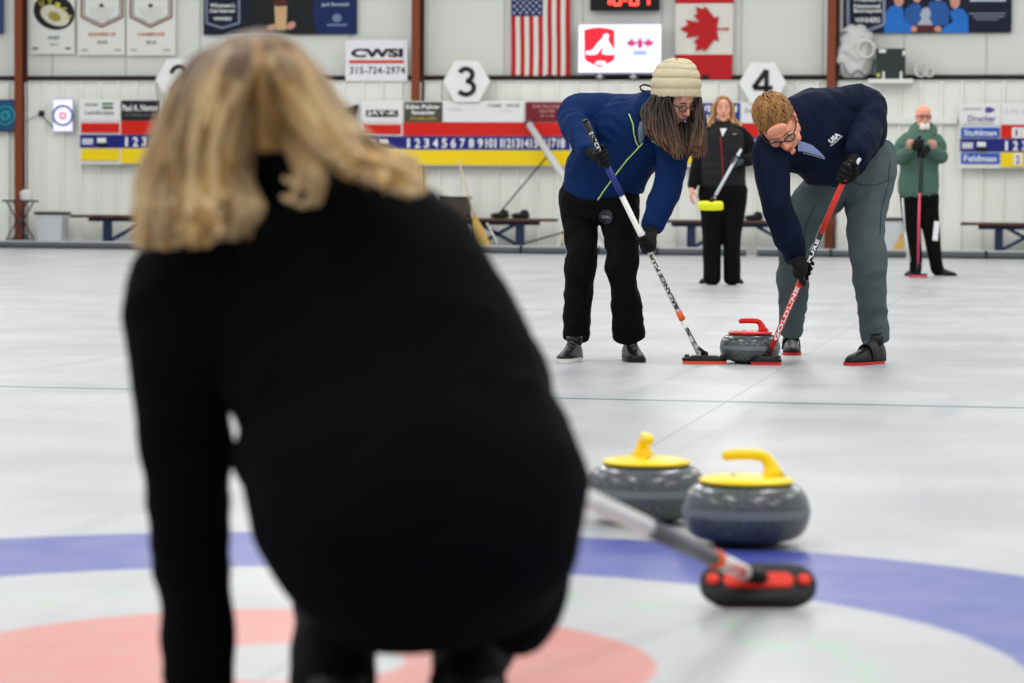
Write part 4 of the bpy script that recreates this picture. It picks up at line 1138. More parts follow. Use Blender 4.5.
def face_parts(body, M, k=1.0, brow=None, lipc=None, lids=False):
    Mk = M @ Matrix.Scale(k, 4)
    for s_ in (-1, 1):
        m = MB(); m.ell((s_ * .030, .0765, .002), (.0125, .0115, .0085), seg=16, rings=10); m.xform(Mk); e = m.build('eye', EYEW, body, smooth=True)
        m = MB(); m.ell((s_ * .030, .0865, .001), (.0055, .0025, .0055), seg=12, rings=8); m.xform(Mk); m.build('iris', IRIS, e, smooth=True)
        m = MB(); m.tube([(s_ * .015, .0955, .022), (s_ * .030, .0945, .0275), (s_ * .046, .082, .022)], [.0022, .003, .0015], 8); m.xform(Mk); m.build('eyebrow', brow or M_DARK, body, smooth=True)
    m = MB(); m.tube([(-.020, .088, -.065), (-.009, .0955, -.0625), (0, .0965, -.064), (.009, .0955, -.0625), (.020, .088, -.065)], [.002, .0042, .004, .0042, .002], 8)
    m.tube([(-.018, .088, -.067), (0, .0955, -.071), (.018, .088, -.067)], [.002, .0048, .002], 8); m.xform(Mk); m.build('lips', lipc or mat('lips', (178, 96, 90), .5), body, smooth=True)
def glasses(M, k, m_, label_parent, r=.0022, wide=.026):
    """wire or plastic frames: two rims, bridge and temples, with thin lenses"""
    Mk = M @ Matrix.Scale(k, 4)
    root = MB()
    for s_ in (-1, 1):
        pts = [(s_ * (.032 + wide * .82 * math.cos(a)), .104 - .010 * abs(math.cos(a)) * (1 if math.cos(a) > 0 else .2), .000 + .017 * math.sin(a)) for a in [i * PI / 12 for i in range(25)]]
        root.tube(pts, r, 6, caps=False)
        root.tube([(s_ * .052, .094, .006), (s_ * .072, .060, .008), (s_ * .078, .010, .008), (s_ * .078, -.012, -.004)], r, 6)
    root.tube([(-.012, .106, .004), (0, .110, .007), (.012, .106, .004)], r, 6)
    root.xform(Mk); o = root.build('glasses', m_, label_parent, smooth=True)
    for s_ in (-1, 1):
        m = MB(); n = 20
        vs = [(s_ * .032, .103, 0)] + [(s_ * (.032 + wide * .8 * math.cos(a)), .103 - .010 * abs(math.cos(a)) * (1 if math.cos(a) > 0 else .2), .0165 * math.sin(a)) for a in [i * 2 * PI / n for i in range(n)]]
        m.add(vs, [(0, 1 + i, 1 + (i + 1) % n) for i in range(n)]); m.xform(Mk); ln = m.build('lens', GLASS, o); ln.modifiers.new('t', 'SOLIDIFY').thickness = .001
    return o
def glass_mat():
    m = bpy.data.materials.new('clear_lens'); m.use_nodes = True; b = m.node_tree.nodes['Principled BSDF']
    b.inputs['Transmission Weight'].default_value = 1.0; b.inputs['Roughness'].default_value = .02; b.inputs['IOR'].default_value = 1.12; b.inputs['Base Color'].default_value = (.92, .95, .97, 1); return m
GLASS = glass_mat()

def grip_mbs(c, u, toward, shaft_r, wrist, k=1.0, thumb=1):
    """a hand closed round a shaft: palm on the side facing `toward`, four fingers and a thumb wrapped round it"""
    u = u.normalized(); w_ = (toward - u * toward.dot(u)).normalized(); v = u.cross(w_)
    out = []
    M = Matrix((u, v, w_)).transposed()
    pc = c + w_ * (shaft_r + .017 * k) + v * .004 * k
    m = MB(); m.ell(pc, (.044 * k, .036 * k, .0155 * k), M, seg=20, rings=12); out.append(m)
    m = MB(); m.ell(pc - v * .02 * k, (.036 * k, .026 * k, .017 * k), M, seg=20, rings=12); out.append(m)
    r0 = shaft_r + .0085 * k
    for i in range(4):
        off = u * ((1.5 - i) * .0205 * k) * thumb; ln = (.92, 1.0, .97, .86)[i]; rad = (.0094, .0097, .0093, .0084)[i] * k
        pts = [pc + off + v * .016 * k]
        for j, th in enumerate((50, 90, 130, 170, 215, 250)):
            t_ = math.radians(50 + (th - 50) * ln); rr = r0 * (1.28 if j == 0 else 1.12 if j == 1 else 1.0)
            pts.append(c + off + (w_ * math.cos(t_) + v * math.sin(t_)) * rr)
        m = MB(); m.tube(pts, [rad * 1.05, rad * 1.05, rad, rad, rad * .96, rad * .92, rad * .8], 12); out.append(m)
    pts = [pc + u * .012 * k * thumb - v * .022 * k, c + u * .036 * k * thumb + (w_ * .7 - v * .75) * (r0 * 1.3), c + u * .050 * k * thumb + (-v * .98 - w_ * .1) * r0 * 1.05, c + u * .058 * k * thumb + (-v * .5 - w_ * .85) * r0]
    m = MB(); m.tube(pts, [.013 * k, .0115 * k, .0105 * k, .009 * k], 12); out.append(m)
    m = MB(); m.tube([wrist, wrist.lerp(pc, .5), pc - v * .012 * k], [.029 * k, .026 * k, .02 * k], 16); out.append(m)
    return out
def open_hand_mbs(wrist, dirn, palm_n, side, k=1.0, curl=.45):
    """relaxed hand: palm, four unequal bent fingers, a thumb leaving the side of the palm; side = which way the thumb points"""
    d = dirn.normalized(); n = (palm_n - d * palm_n.dot(d)).normalized(); s_ = side - d * side.dot(d); s_ = (s_ - n * s_.dot(n)).normalized()
    out = []; M = Matrix((s_, d, n)).transposed(); pc = wrist + d * .052 * k
    m = MB(); m.ell(pc, (.040 * k, .052 * k, .0145 * k), M, seg=20, rings=12); out.append(m)
    m = MB(); m.tube([wrist - d * .04 * k, wrist, wrist + d * .03 * k], [.027 * k, .025 * k, .024 * k], 14); out.append(m)
    for i, (ln, off) in enumerate(((.068, .0285), (.077, .0095), (.071, -.0095), (.056, -.0275))):
        p = wrist + d * (.090 - abs(off) * .15) * k + s_ * off * k; pts = [p - d * .02 * k, p]; a = curl * .5
        for j, f_ in enumerate((.42, .32, .26)):
            a += curl * (.7 if j else .2); p = p + (d * math.cos(a) + n * math.sin(a) + s_ * off * 1.2) * (ln * f_ * k); pts.append(p)
        r_ = (.0088, .009, .0087, .0078)[i] * k
        m = MB(); m.tube(pts, [r_ * 1.1, r_ * 1.05, r_, r_ * .95, r_ * .75], 12); out.append(m)
    p = wrist + d * .022 * k + s_ * .026 * k
    pts = [p, p + (d * .6 + s_ * .7 + n * .25) * .034 * k, p + (d * .85 + s_ * .7 + n * .5) * .056 * k, p + (d * 1.25 + s_ * .62 + n * .8) * .066 * k]
    m = MB(); m.tube(pts, [.014 * k, .0115 * k, .010 * k, .008 * k], 12); out.append(m)
    return out
def shoe(parent, heel, toe_dir, L_, W_, upper, sole, name='shoe', ankle=None, lace=None, sole_t=.022, strap=None, hk=1.12):
    """low athletic shoe: shaped upper, sole, tongue and laces or strap"""
    x = Vector((toe_dir.x, toe_dir.y, 0)).normalized(); y = Vector((-x.y, x.x, 0))
    M = Matrix((x, y, Vector((0, 0, 1)))).transposed().to_4x4(); M.translation = Vector((heel.x, heel.y, 0))
    def outline(k=1.0):
        pts = []
        for i in range(28):
            a = 2 * PI * i / 28; px = .5 + .5 * math.cos(a); w = W_ / 2 * (abs(math.sin(a)) ** .75) * (.80 + .28 * px - .10 * math.sin(px * PI) ** 2)
            pts.append((px * L_ * k + L_ * (1 - k) / 2, math.copysign(w * k, math.sin(a))))
        return pts
    m = MB(); O = outline(1.03); n = len(O); vs = [(p[0], p[1], 0.001) for p in O] + [(p[0], p[1], sole_t) for p in O]
    m.add(vs, [tuple(reversed(range(n))), tuple(range(n, 2 * n))] + [(i, (i + 1) % n, n + (i + 1) % n, n + i) for i in range(n)]); m.xform(M)
    m1 = m
    M0 = M; M = M @ Matrix.Diagonal((1, 1, hk, 1))
    kk = L_ / .27
    body = MB(); vs = []; fs = []; seg = 20
    prof = [(0.0, .018, .050), (.012, .032, .075), (.05, .037, .088), (.095, .039, .082), (.14, .041, .062), (.185, .043, .048), (.225, .040, .040), (.255, .026, .032), (.268, .008, .026)]
    for (px, w, h) in prof:
        for k_ in range(seg):
            a = 2 * PI * k_ / seg; z = math.sin(a); yy = math.cos(a)
            vs.append((px * kk, w * (W_ / .1) * math.copysign(abs(yy) ** .8, yy), max(.010, sole_t * .5 + (h - sole_t * .5) * (max(0, z) ** .75)) if z > 0 else .010))
    for i in range(len(prof) - 1):
        for k_ in range(seg): fs.append((i * seg + k_, i * seg + (k_ + 1) % seg, (i + 1) * seg + (k_ + 1) % seg, (i + 1) * seg + k_))
    fs += [tuple(reversed(range(seg))), tuple((len(prof) - 1) * seg + k_ for k_ in range(seg))]
    body.add(vs, fs); body.xform(M)
    o = body.build(name, upper, parent, smooth=True)
    m1.build('sole', sole, o, angle=40)
    m = MB(); m.tube([(.045 * kk, 0, .07), (.05 * kk, 0, .105)], [.036, .038], 18); m.xform(M); m.build('ankle_collar', upper, o, smooth=True)
    if lace:
        for i in range(4):
            xx = (.105 + i * .022) * kk; hh = (.083, .070, .060, .053)[i] + .002
            m = MB(); m.tube([(xx, -.024, hh - .014), (xx + .004, 0, hh), (xx, .024, hh - .014)], .0028, 6); m.xform(M); m.build('lace', lace, o, smooth=True)
    if strap:
        m = MB(); sv = []; sf = []
        for i in range(9):
            a = PI * i / 8
            for xx in (.085, .135): sv.append((xx * kk, -.0455 * math.cos(a) * (W_ / .1), .018 + (.078 - (xx - .085) * .42) * math.sin(a) ** .7))
        for i in range(8): sf.append((2 * i, 2 * i + 1, 2 * i + 3, 2 * i + 2))
        m.add(sv, sf); m.xform(M); st = m.build('strap', strap, o, smooth=True); st.modifiers.new('t', 'SOLIDIFY').thickness = .005
    return o
def lock(mb, pts, r0, r1, seg=7, flat=.55):
    """one tapering lock of hair along smooth points"""
    Q = [(p, r0 + (r1 - r0) * (i / (len(pts) - 1)) ** 1.6, (r0 + (r1 - r0) * (i / (len(pts) - 1)) ** 1.6) * flat) for i, p in enumerate(pts)]
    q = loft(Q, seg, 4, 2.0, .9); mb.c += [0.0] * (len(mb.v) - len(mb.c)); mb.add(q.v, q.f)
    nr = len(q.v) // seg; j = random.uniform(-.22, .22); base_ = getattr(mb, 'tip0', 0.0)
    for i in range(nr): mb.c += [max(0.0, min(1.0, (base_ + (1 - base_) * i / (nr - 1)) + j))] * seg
def hair_mat(name, dark, light, scale=18, rough=.45, st=None):
    m = mat(name, dark, rough, var=.25, rgb2=light, vscale=scale, bump=.4, bscale=90, stretch=st or (1, 1, .12), spec=.4, sheen=.0)
    return m
def hair2(name, root, tip, rough=.5, vs=40, p=1.4):
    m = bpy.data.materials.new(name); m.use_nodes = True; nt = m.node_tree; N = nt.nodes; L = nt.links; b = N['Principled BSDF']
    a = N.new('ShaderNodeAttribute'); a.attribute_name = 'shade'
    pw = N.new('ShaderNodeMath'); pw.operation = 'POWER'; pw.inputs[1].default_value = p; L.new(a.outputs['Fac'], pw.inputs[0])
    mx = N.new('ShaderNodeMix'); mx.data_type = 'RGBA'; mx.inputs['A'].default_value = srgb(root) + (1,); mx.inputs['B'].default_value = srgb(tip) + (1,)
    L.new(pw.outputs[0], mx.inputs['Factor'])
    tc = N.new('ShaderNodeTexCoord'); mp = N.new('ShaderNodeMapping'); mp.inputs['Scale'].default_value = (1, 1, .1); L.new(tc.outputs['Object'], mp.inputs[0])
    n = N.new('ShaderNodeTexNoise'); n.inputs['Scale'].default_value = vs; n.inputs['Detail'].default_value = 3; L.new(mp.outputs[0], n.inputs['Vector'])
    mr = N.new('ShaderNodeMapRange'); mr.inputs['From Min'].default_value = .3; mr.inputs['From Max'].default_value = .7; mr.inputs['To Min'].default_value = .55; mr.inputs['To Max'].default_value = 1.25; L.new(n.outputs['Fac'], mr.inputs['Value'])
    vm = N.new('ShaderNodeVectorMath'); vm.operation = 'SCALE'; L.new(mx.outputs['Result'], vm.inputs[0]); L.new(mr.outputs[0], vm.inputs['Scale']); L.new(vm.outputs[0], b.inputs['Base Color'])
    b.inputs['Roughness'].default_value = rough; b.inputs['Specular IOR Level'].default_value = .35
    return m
SKIN = mat('skin_fair', (222, 158, 132), .5, var=.05, vscale=25, spec=.4)
SKINR = mat('skin_ruddy', (224, 150, 122), .5, var=.06, vscale=25, spec=.4)
def skin_sss(m, w_=.12):
    b = m.node_tree.nodes['Principled BSDF']; b.inputs['Subsurface Weight'].default_value = w_; b.inputs['Subsurface Radius'].default_value = (.012, .005, .003); b.inputs['Subsurface Scale'].default_value = 1.0
KN = mat('black_trouser_cloth', (9, 9, 10), .9, var=.2, vscale=12, bump=.15, bscale=300, spec=.12)
GLV = mat('black_glove', (10, 10, 12), .7, var=.2, bump=.2, bscale=200, spec=.2)

# ================================================================== SWEEPER IN THE KNITTED HAT
g = Fig(13.45)
JB = mat('royal_blue_softshell', (2, 34, 80), .8, var=.16, vscale=6, bump=.12, bscale=260, spec=.15)
base = at(601, 362, 13.34); base.z = 0
LA = [(640, 113, -.12, 19, 19), (617, 113, -.08, 18, 18), (592, 112.5, -.08, 17, 17), (576.5, 113, -.08, 16, 16), (575, 123, -.14, 14.5, 15), (583, 138, -.26, 12.5, 13), (588, 151, -.36, 10, 10.5)]
RA = [(664, 132, -.22, 19, 19), (674, 146, -.27, 17, 16), (674, 160, -.28, 15.2, 15), (669, 180, -.27, 13.8, 13.5), (661, 204, -.28, 12.3, 12), (652.5, 225, -.28, 9, 9)]
TO = [(606, 204, 0, 31, 23), (603, 193, 0, 38, 27), (606, 173, -.03, 39, 29), (618.5, 153, -.08, 40, 30), (633, 135, -.13, 40, 30), (647, 123, -.18, 34, 28), (655, 113, -.22, 24, 22)]
TL = [(584, 188, .02, 22, 23), (580, 204, .02, 21, 21), (580, 225, .02, 18, 18), (582, 252, -.02, 14.5, 15.5), (580.5, 266, -.01, 15.5, 16), (579, 285, .04, 14, 15), (577, 312, .08, 13.2, 14), (576.5, 338, .12, 12.8, 14)]
TR = [(616, 188, -.02, 22, 23), (619, 204, -.03, 21, 21), (620, 225, -.05, 18.5, 18), (622.5, 252, -.08, 15.5, 16), (622, 266, -.07, 16.5, 16.5), (624, 285, -.02, 14, 15), (627, 312, .04, 15, 15), (629.5, 336, .10, 16.5, 16)]
Mh = frame(g.P(675.5, 97.5, -.29), cv(.56, -.50, .62), cv(.22, .84, .48))
SH_, WR = [], []
neck = g.tube([(656, 117, -.20, 13, 13), (668, 106, -.26, 12.5, 12.5), (676, 98, -.29, 12, 12)])
hL = grip_mbs(SW_A.lerp(SW_B, .85), SW_B - SW_A, g.P(575, 140, -.20) - SW_A.lerp(SW_B, .85), .0135, g.P(587, 150, -.36), k=1.0)
pc2 = SW_A.lerp(SW_B, .485)
hR = grip_mbs(pc2, SW_A - SW_B, (CR * .6 + CU_ * .35 + CT * .3), .0135, g.P(651.5, 227, -.28), k=1.12)
body = fuse('person', [g.tube(p, k=.78, cap=.05) for p in (TO, LA, RA, TL, TR)] + [neck] + head_mbs(Mh, .98) + [g.tube([(600, 192, 0, 28, 18), (600, 205, 0, 29, 18)])], SKIN, voxel=.0045, smooth=2, anchor=base)
tag(body, 'woman in cream knitted hat and blue jacket bent over sweeping', 'person')
SW = body
face_parts(SW, Mh, .98, brow=mat('brow_dark', (52, 36, 28), .7))
glasses(Mh, .98, mat('frame_dark', (36, 30, 34), .35), SW)
UPV = Vector((0, 0, 1))
jk = fuse('jacket', [g.tube(TO, power=2.3, capends=(False, True)), g.tube(LA), g.tube([(600, 122, -.08, 14, 18), (588, 138, -.12, 11, 14)]), g.tube(RA), g.tube([(650, 122, -.20, 26, 22), (662, 112, -.25, 17, 17)])], JB, SW, voxel=.006, smooth=3,
          folds=[(.0095, 6, cv(.6, -.8, 0), 3.5), (.0055, 14, cv(.9, -.3, 0), 3.5)])
bj = bvh_of(jk)
LIME = mat('lime_piping', (196, 226, 110), .5)
stripe('zip', bj, [(643, 143), (627, 160), (613, 178), (603, 192), (595, 204)], .0032, LIME, jk)
stripe('piping', bj, [(629, 114), (633, 124), (634, 134), (636.5, 143), (639, 147)], .003, LIME, jk)
stripe('piping', bj, [(652, 141), (657, 144), (662, 146)], .0035, LIME, jk)
stripe('pocket_tag', bj, [(624, 197), (627, 196)], .0035, LIME, jk, n=4)
m = MB(); g2 = g.tube([(644, 124, -.33, 4.5, 4), (642, 132, -.34, 4, 4), (641, 142, -.33, 2, 2)]); g2.build('collar_lining', mat('grey_lining', (96, 112, 124), .8), jk, smooth=True)
st_ = fuse('trousers', [g.tube([(600, 186, 0, 35, 23), (600, 198, 0, 39, 25), (600, 207, 0, 38, 24)], power=2.2), g.tube(TL, cap=.15), g.tube(TR, cap=.15)], KN, SW, voxel=.006, smooth=3,
           folds=[(.005, 8, cv(1, .2, 0), 3.0), (.0035, 18, cv(1, -.2, 0), 3.0)])
bt = bvh_of(st_)
o = decal_poly('round_tag', bt, ellipse(606, 217, 7, 7.5, n=24), mat('disc_dark', (40, 40, 44), .3), st_, off=.008)
decal_text('lettering', bt, 'CURL', (601.5, 217), (610.5, 217), 2.6, mat('soft_grey_ink', (150, 150, 154), .6), st_, off=.011)
fuse('glove', hL, GLV, SW, voxel=.003, smooth=2); gr_ = fuse('glove', hR, GLV, SW, voxel=.003, smooth=2)
m = MB(); a0 = g.P(651.8, 226, -.28); a1 = g.P(650.5, 232, -.285); m.tube([a0, a1], [.040, .034], 18); m.build('cuff', mat('cuff_black', (34, 34, 38), .7), gr_, smooth=True)
SHB_ = mat('black_leather', (9, 9, 10), .42, spec=.25, bump=.1, bscale=120); SOLW = mat('sole_white', (206, 204, 198), .5); LACE = mat('lace_grey', (90, 90, 94), .7)
shoe(SW, ice(577, 360.2), CT * .95 - CR * .28, .27, .104, SHB_, SOLW, lace=LACE, sole_t=.02)
shoe(SW, ice(628, 359.5), CT * .97 + CR * .14, .27, .108, SHB_, M_BLACK, lace=LACE, sole_t=.02)
# long dark hair falling forward
HD = hair2('dark_brown_hair', (24, 14, 10), (112, 74, 44), p=2.6)
HL_ = hair_mat('brown_hair_tips', (62, 42, 30), (150, 112, 80), scale=26)
hm = MB(); hm.ell(g.P(672, 96, -.27), (.098, .098, .095), seg=28, rings=16)
def hlock(x0, y0, d0, x1, y1, d1, sway, r0=.0070, r1=.0020):
    P0 = g.P(x0, y0, d0); P3 = g.P(x1, y1, d1); j = lambda a: Vector((random.uniform(-a, a), random.uniform(-a, a), 0))
    wv = random.uniform(-.006, .006); Pm = P0.lerp(P3, .33) + CR * (sway + wv); Pn = P0.lerp(P3, .66) + CR * (sway * .8 - wv) + j(.008)
    lock(hm, [P0, Pm, Pn, P3 + j(.006)], r0, r1)
for i in range(260):
    u = random.random(); d0 = -.30 - .10 * random.random() + .06 * (1 - u)
    x0 = 651 + 18 * u
    x1 = 646 + 36 * u + random.uniform(-3, 3); y1 = 130 + 27 * min(1, (x1 - 643) / 32) + random.uniform(-5, 3)
    hlock(x0, 98 + random.uniform(-3, 2), d0, x1, y1, -.40 - .05 * random.random(), random.uniform(-.03, .008) - .012 * (1 - u))
for i in range(34):
    u = random.random()
    hlock(650 + 6 * u, 97 + random.uniform(-2, 2), -.25, 639 + 10 * u + random.uniform(-1, 2), 108 + 12 * random.random(), -.30, -.012, .009, .003)
for i in range(80):
    u = random.random()
    hlock(699 + 1.5 * u, 99 + random.uniform(-2, 2), -.33 + .06 * random.random(), 690 + 16 * u + random.uniform(-2, 2), 146 + 13 * random.random(), -.42, random.uniform(-.004, .012))
for i in range(50):
    u = random.random()
    hlock(676 + 16 * u, 122 + 4 * random.random(), -.29, 680 + 16 * u, 146 + 12 * random.random(), -.40, random.uniform(-.008, .008))
for i in range(60):      # hair hanging on the far side of her face
    u = random.random(); hlock(688 + 12 * u, 98 + random.uniform(-1, 2), -.20, 690 + 13 * u, 132 + 14 * random.random(), -.24, random.uniform(-.004, .008))
for i in range(26):      # loose tufts at the back of the head
    u = random.random(); hlock(648 + 4 * u, 97 + 4 * u, -.22, 637 + 8 * u + random.uniform(-2, 2), 104 + 26 * random.random(), -.30, random.uniform(-.03, -.008), .0075, .002)
hair = hm.build('hair', HD, SW, smooth=True)
m = MB(); m.tube([g.P(p[0], p[1], -.24) for p in ((652, 93), (647, 92), (641, 90), (640, 86.5), (644, 84.5), (650, 86), (654, 89))], .005, 8); m.build('hair_loop', mat('brow_dark', (52, 36, 28), .7), hair, smooth=True)
# cable beanie
KNIT = mat('cream_knit', (204, 192, 160), .95, var=.08, vscale=30, bump=.7, bscale=220, spec=.15)
hatM = frame(g.P(676, 97.5, -.29), cv(.1, -.0, 1), cv(-.0, 1, .06))
vs = []; fs = []; NR, NS = 70, 96
for i in range(NR + 1):
    t_ = i / NR
    if t_ < .18: r_ = .1135 + .003 * math.sin(t_ / .18 * PI); z = .037 * t_ / .18; rib = .0018
    else:
        q_ = (t_ - .18) / .82; a = q_ * PI / 2
        z = .037 + .142 * math.sin(a) ** .92; r_ = .1165 * max(0, math.cos(a)) ** .62; rib = .0006
        r_ += .0115 * abs(math.sin(q_ * PI * 4.6)) ** .45 * (1 - q_ * .6) - .007
    for k_ in range(NS):
        a2 = 2 * PI * k_ / NS
        rr = r_ + rib * math.sin(a2 * 32) + .001
        zz = z + (.0045 * math.sin(a2 * 2 + 1) + .003 * math.sin(a2 * 3 + t_ * 6)) * min(1, t_ * 2.2) * (1 if t_ > .18 else .3)
        vs.append(hatM @ Vector((rr * math.cos(a2) * 1.0, rr * math.sin(a2) * 1.02, zz)))
for i in range(NR):
    for k_ in range(NS): fs.append((i * NS + k_, i * NS + (k_ + 1) % NS, (i + 1) * NS + (k_ + 1) % NS, (i + 1) * NS + k_))
m = MB(); m.add(vs, fs); ht = m.build('knitted_hat', KNIT, SW, smooth=True); ht.modifiers.new('t', 'SOLIDIFY').thickness = .006

# ================================================================== SWEEPER IN GREY TROUSERS
g = Fig(13.40)
JN = mat('navy_jacket', (3, 13, 38), .8, var=.14, vscale=6, bump=.12, bscale=260, spec=.15)
TG = mat('grey_green_trousers', (74, 86, 88), .85, var=.10, vscale=7, bump=.15, bscale=300, spec=.2)
base = at(840, 360, 13.4); base.z = 0
TO = [(866, 151, .12, 24, 20), (861, 146, .10, 34, 24), (852, 139, .05, 43, 29), (840, 136, -.04, 47.5, 31), (817, 136, -.14, 48.5, 31), (797, 139, -.21, 38, 28), (781, 145, -.26, 22, 22)]
AL = [(828, 110, -.14, 20, 21), (850, 105.5, -.08, 19, 20), (866, 106, -.05, 17.5, 18), (868, 120, -.12, 15.5, 16), (863, 140, -.26, 14, 14), (857, 153, -.36, 11.5, 11.5)]
AR = [(786, 140, -.26, 20, 20), (773, 150, -.31, 18, 18), (772, 170, -.35, 15.5, 16), (778, 206, -.36, 14, 14), (788, 236, -.32, 12.5, 12.5), (795, 256, -.28, 9.5, 9.5)]
TL = [(846, 168, .07, 25, 22), (828, 188, .10, 23, 22), (809, 208, .16, 20, 20), (798, 232, .26, 16.5, 17), (794, 256, .34, 15.5, 15.5), (793, 280, .42, 15, 15), (792, 306, .50, 14, 14), (789.5, 333, .56, 11, 11.5)]
TR = [(873, 158, .1, 23, 22), (870, 172, .1, 24.5, 23), (868, 190, .08, 23.5, 22), (866, 212, .05, 18.5, 19), (866, 235, .02, 16.5, 16.5), (868, 257, .01, 16.8, 16.5), (870, 282, .05, 15.2, 15), (873, 315, .10, 12.3, 13), (875.5, 340, .13, 12.3, 13)]
Mh = frame(g.P(778, 124.5, -.38), cv(.15, -.70, .69), cv(-.45, .55, .70))
neck = g.tube([(800, 136, -.24, 11, 11), (792, 131, -.31, 11, 11), (783, 127, -.36, 11, 11)])
h1 = grip_mbs(SM_A.lerp(SM_B, .945), SM_B - SM_A, g.P(862, 140, -.26) - SM_A.lerp(SM_B, .945) + CT * .12, .0135, g.P(857.5, 153, -.36), k=1.2)
pcm = SM_A.lerp(SM_B, .45)
h2 = grip_mbs(pcm, SM_A - SM_B, (-CR * .5 + CU_ * .25 + CT * .45), .0135, g.P(795.5, 258, -.32), k=1.2)
body = fuse('person', [g.tube(p, k=.76, cap=.05) for p in (TO, AL, AR, TL, TR)] + [neck] + head_mbs(Mh, 1.12, male=True), SKINR, voxel=.0045, smooth=2, anchor=base)
SM = body
tag(body, 'ginger-haired man in navy jacket and grey trousers bent over sweeping', 'person')
HR = hair2('ginger_hair', (82, 52, 24), (176, 124, 64), p=.8)
face_parts(SM, Mh, 1.12, brow=mat('brow_ginger', (140, 92, 54), .7))
glasses(Mh, 1.12, mat('frame_black', (22, 26, 36), .35), SM, r=.0028, wide=.027)
# short hair: cap over the crown with many short locks combed forward
hm = MB(); Mk = Mh @ Matrix.Scale(1.12, 4)
cap = MB(); cap.ell((0, -.022, .046), (.0775, .094, .081), seg=32, rings=20)
cap.v = [Mk @ Vector(v) for v in cap.v if True]
hm.add(cap.v, cap.f)
for i in range(900):
    a = random.uniform(-PI, PI); th = random.random() ** .6 * 1.35
    dx, dy, dz = math.sin(th) * math.cos(a), math.sin(th) * math.sin(a), math.cos(th)
    p = Vector((.078 * dx, -.022 + .095 * dy, .046 + .083 * dz))
    if p.y > .058 and p.z < .075: continue
    if p.y > .03 and p.z < .045: continue
    fl = Vector((dx * .4 + random.uniform(-.2, .2), .55 + .2 * random.random(), -.3 - .5 * (1 - dz)))
    nrm = Vector((dx, dy, dz)); fl = (fl - nrm * fl.dot(nrm)).normalized() * .034
    pts = [Mk @ (p - nrm * .004), Mk @ (p + fl * .5 + nrm * .0035), Mk @ (p + fl - nrm * .001)]
    lock(hm, pts, .0042, .0012, seg=5, flat=.5)
for s_ in (-1, 1):
    for i in range(26):
        p = Vector((s_ * .0755, random.uniform(-.06, .022), random.uniform(.0, .045))); lock(hm, [Mk @ p, Mk @ (p + Vector((s_ * .003, .006, -.012))), Mk @ (p + Vector((0, .008, -.024)))], .005, .0015, seg=5, flat=.5)
hm.build('hair', HR, SM, smooth=True)
jk = fuse('jacket', [g.tube(TO, power=2.35, cap=.3), g.tube(AL), g.tube(AR), g.tube([(816, 126, -.18, 24, 20), (812, 129, -.22, 17, 17)])], JN, SM, voxel=.006, smooth=3,
          folds=[(.010, 5.5, cv(.5, .9, 0), 3.5), (.0055, 13, cv(-.3, .9, 0), 3.5)])
bj = bvh_of(jk)
LOGO = mat('logo_white', (214, 216, 222), .6)
decal_text('lettering', bj, 'USA', (829.5, 142), (839, 133.5), 5, LOGO, jk, bold=.012)
decal_text('lettering', bj, 'CURLING', (830.5, 146), (842, 136), 1.8, LOGO, jk, bold=.004)
stripe('zip', bj, [(803, 153), (812, 155), (820, 157.5), (825, 159)], .002, mat('zip_silver', (190, 194, 200), .3, metal=.6), jk)
decal_poly('shirt_collar', bj, [(798, 141), (805, 142.5), (812, 145), (818, 150), (825.5, 158), (814, 154.5), (803, 151.5), (798, 151)], mat('collar_pale_blue', (128, 140, 182), .8), jk, off=.01)
tr = fuse('trousers', [g.tube([(868, 155, .12, 27, 24), (866, 172, .1, 30, 25), (852, 184, .08, 30, 24)], power=2.2), g.tube(TL, cap=.15), g.tube(TR, cap=.15)], TG, SM, voxel=.006, smooth=3,
          folds=[(.010, 6, cv(.8, .5, 0), 3.2), (.006, 13, cv(1, .3, 0), 3.0)])
btm = bvh_of(tr)
SEAM = mat('seam_dark', (44, 56, 60), .9)
stripe('seam', btm, [(890, 163), (888, 185), (881, 212), (880, 235)], .002, SEAM, tr)
stripe('pocket_seam', btm, [(850, 181), (862, 185), (876, 185), (889, 180)], .002, SEAM, tr)
stripe('seam', btm, [(815, 205), (806, 225), (801, 250), (799, 280)], .002, SEAM, tr)
ga = fuse('glove', h1, GLV, SM, voxel=.003, smooth=2); gb = fuse('glove', h2, GLV, SM, voxel=.003, smooth=2)
bg1 = bvh_of(ga); decal_poly('glove_badge', bg1, ellipse(859, 161, 2.2, 3.5, n=14, rot=.3), LOGO, ga, off=.003)
M_SRED = mat('sole_red', (190, 36, 40), .5)
shoe(SM, ice(790, 352.5), CT * .98 - CR * .05, .285, .105, SHB_, M_SRED, sole_t=.014, strap=SHB_, hk=1.25)
shoe(SM, ice(882, 363.2), CT * .68 - CR * .62, .285, .108, SHB_, M_SRED, sole_t=.014, strap=mat('strap_black', (30, 30, 34), .5), hk=1.3)

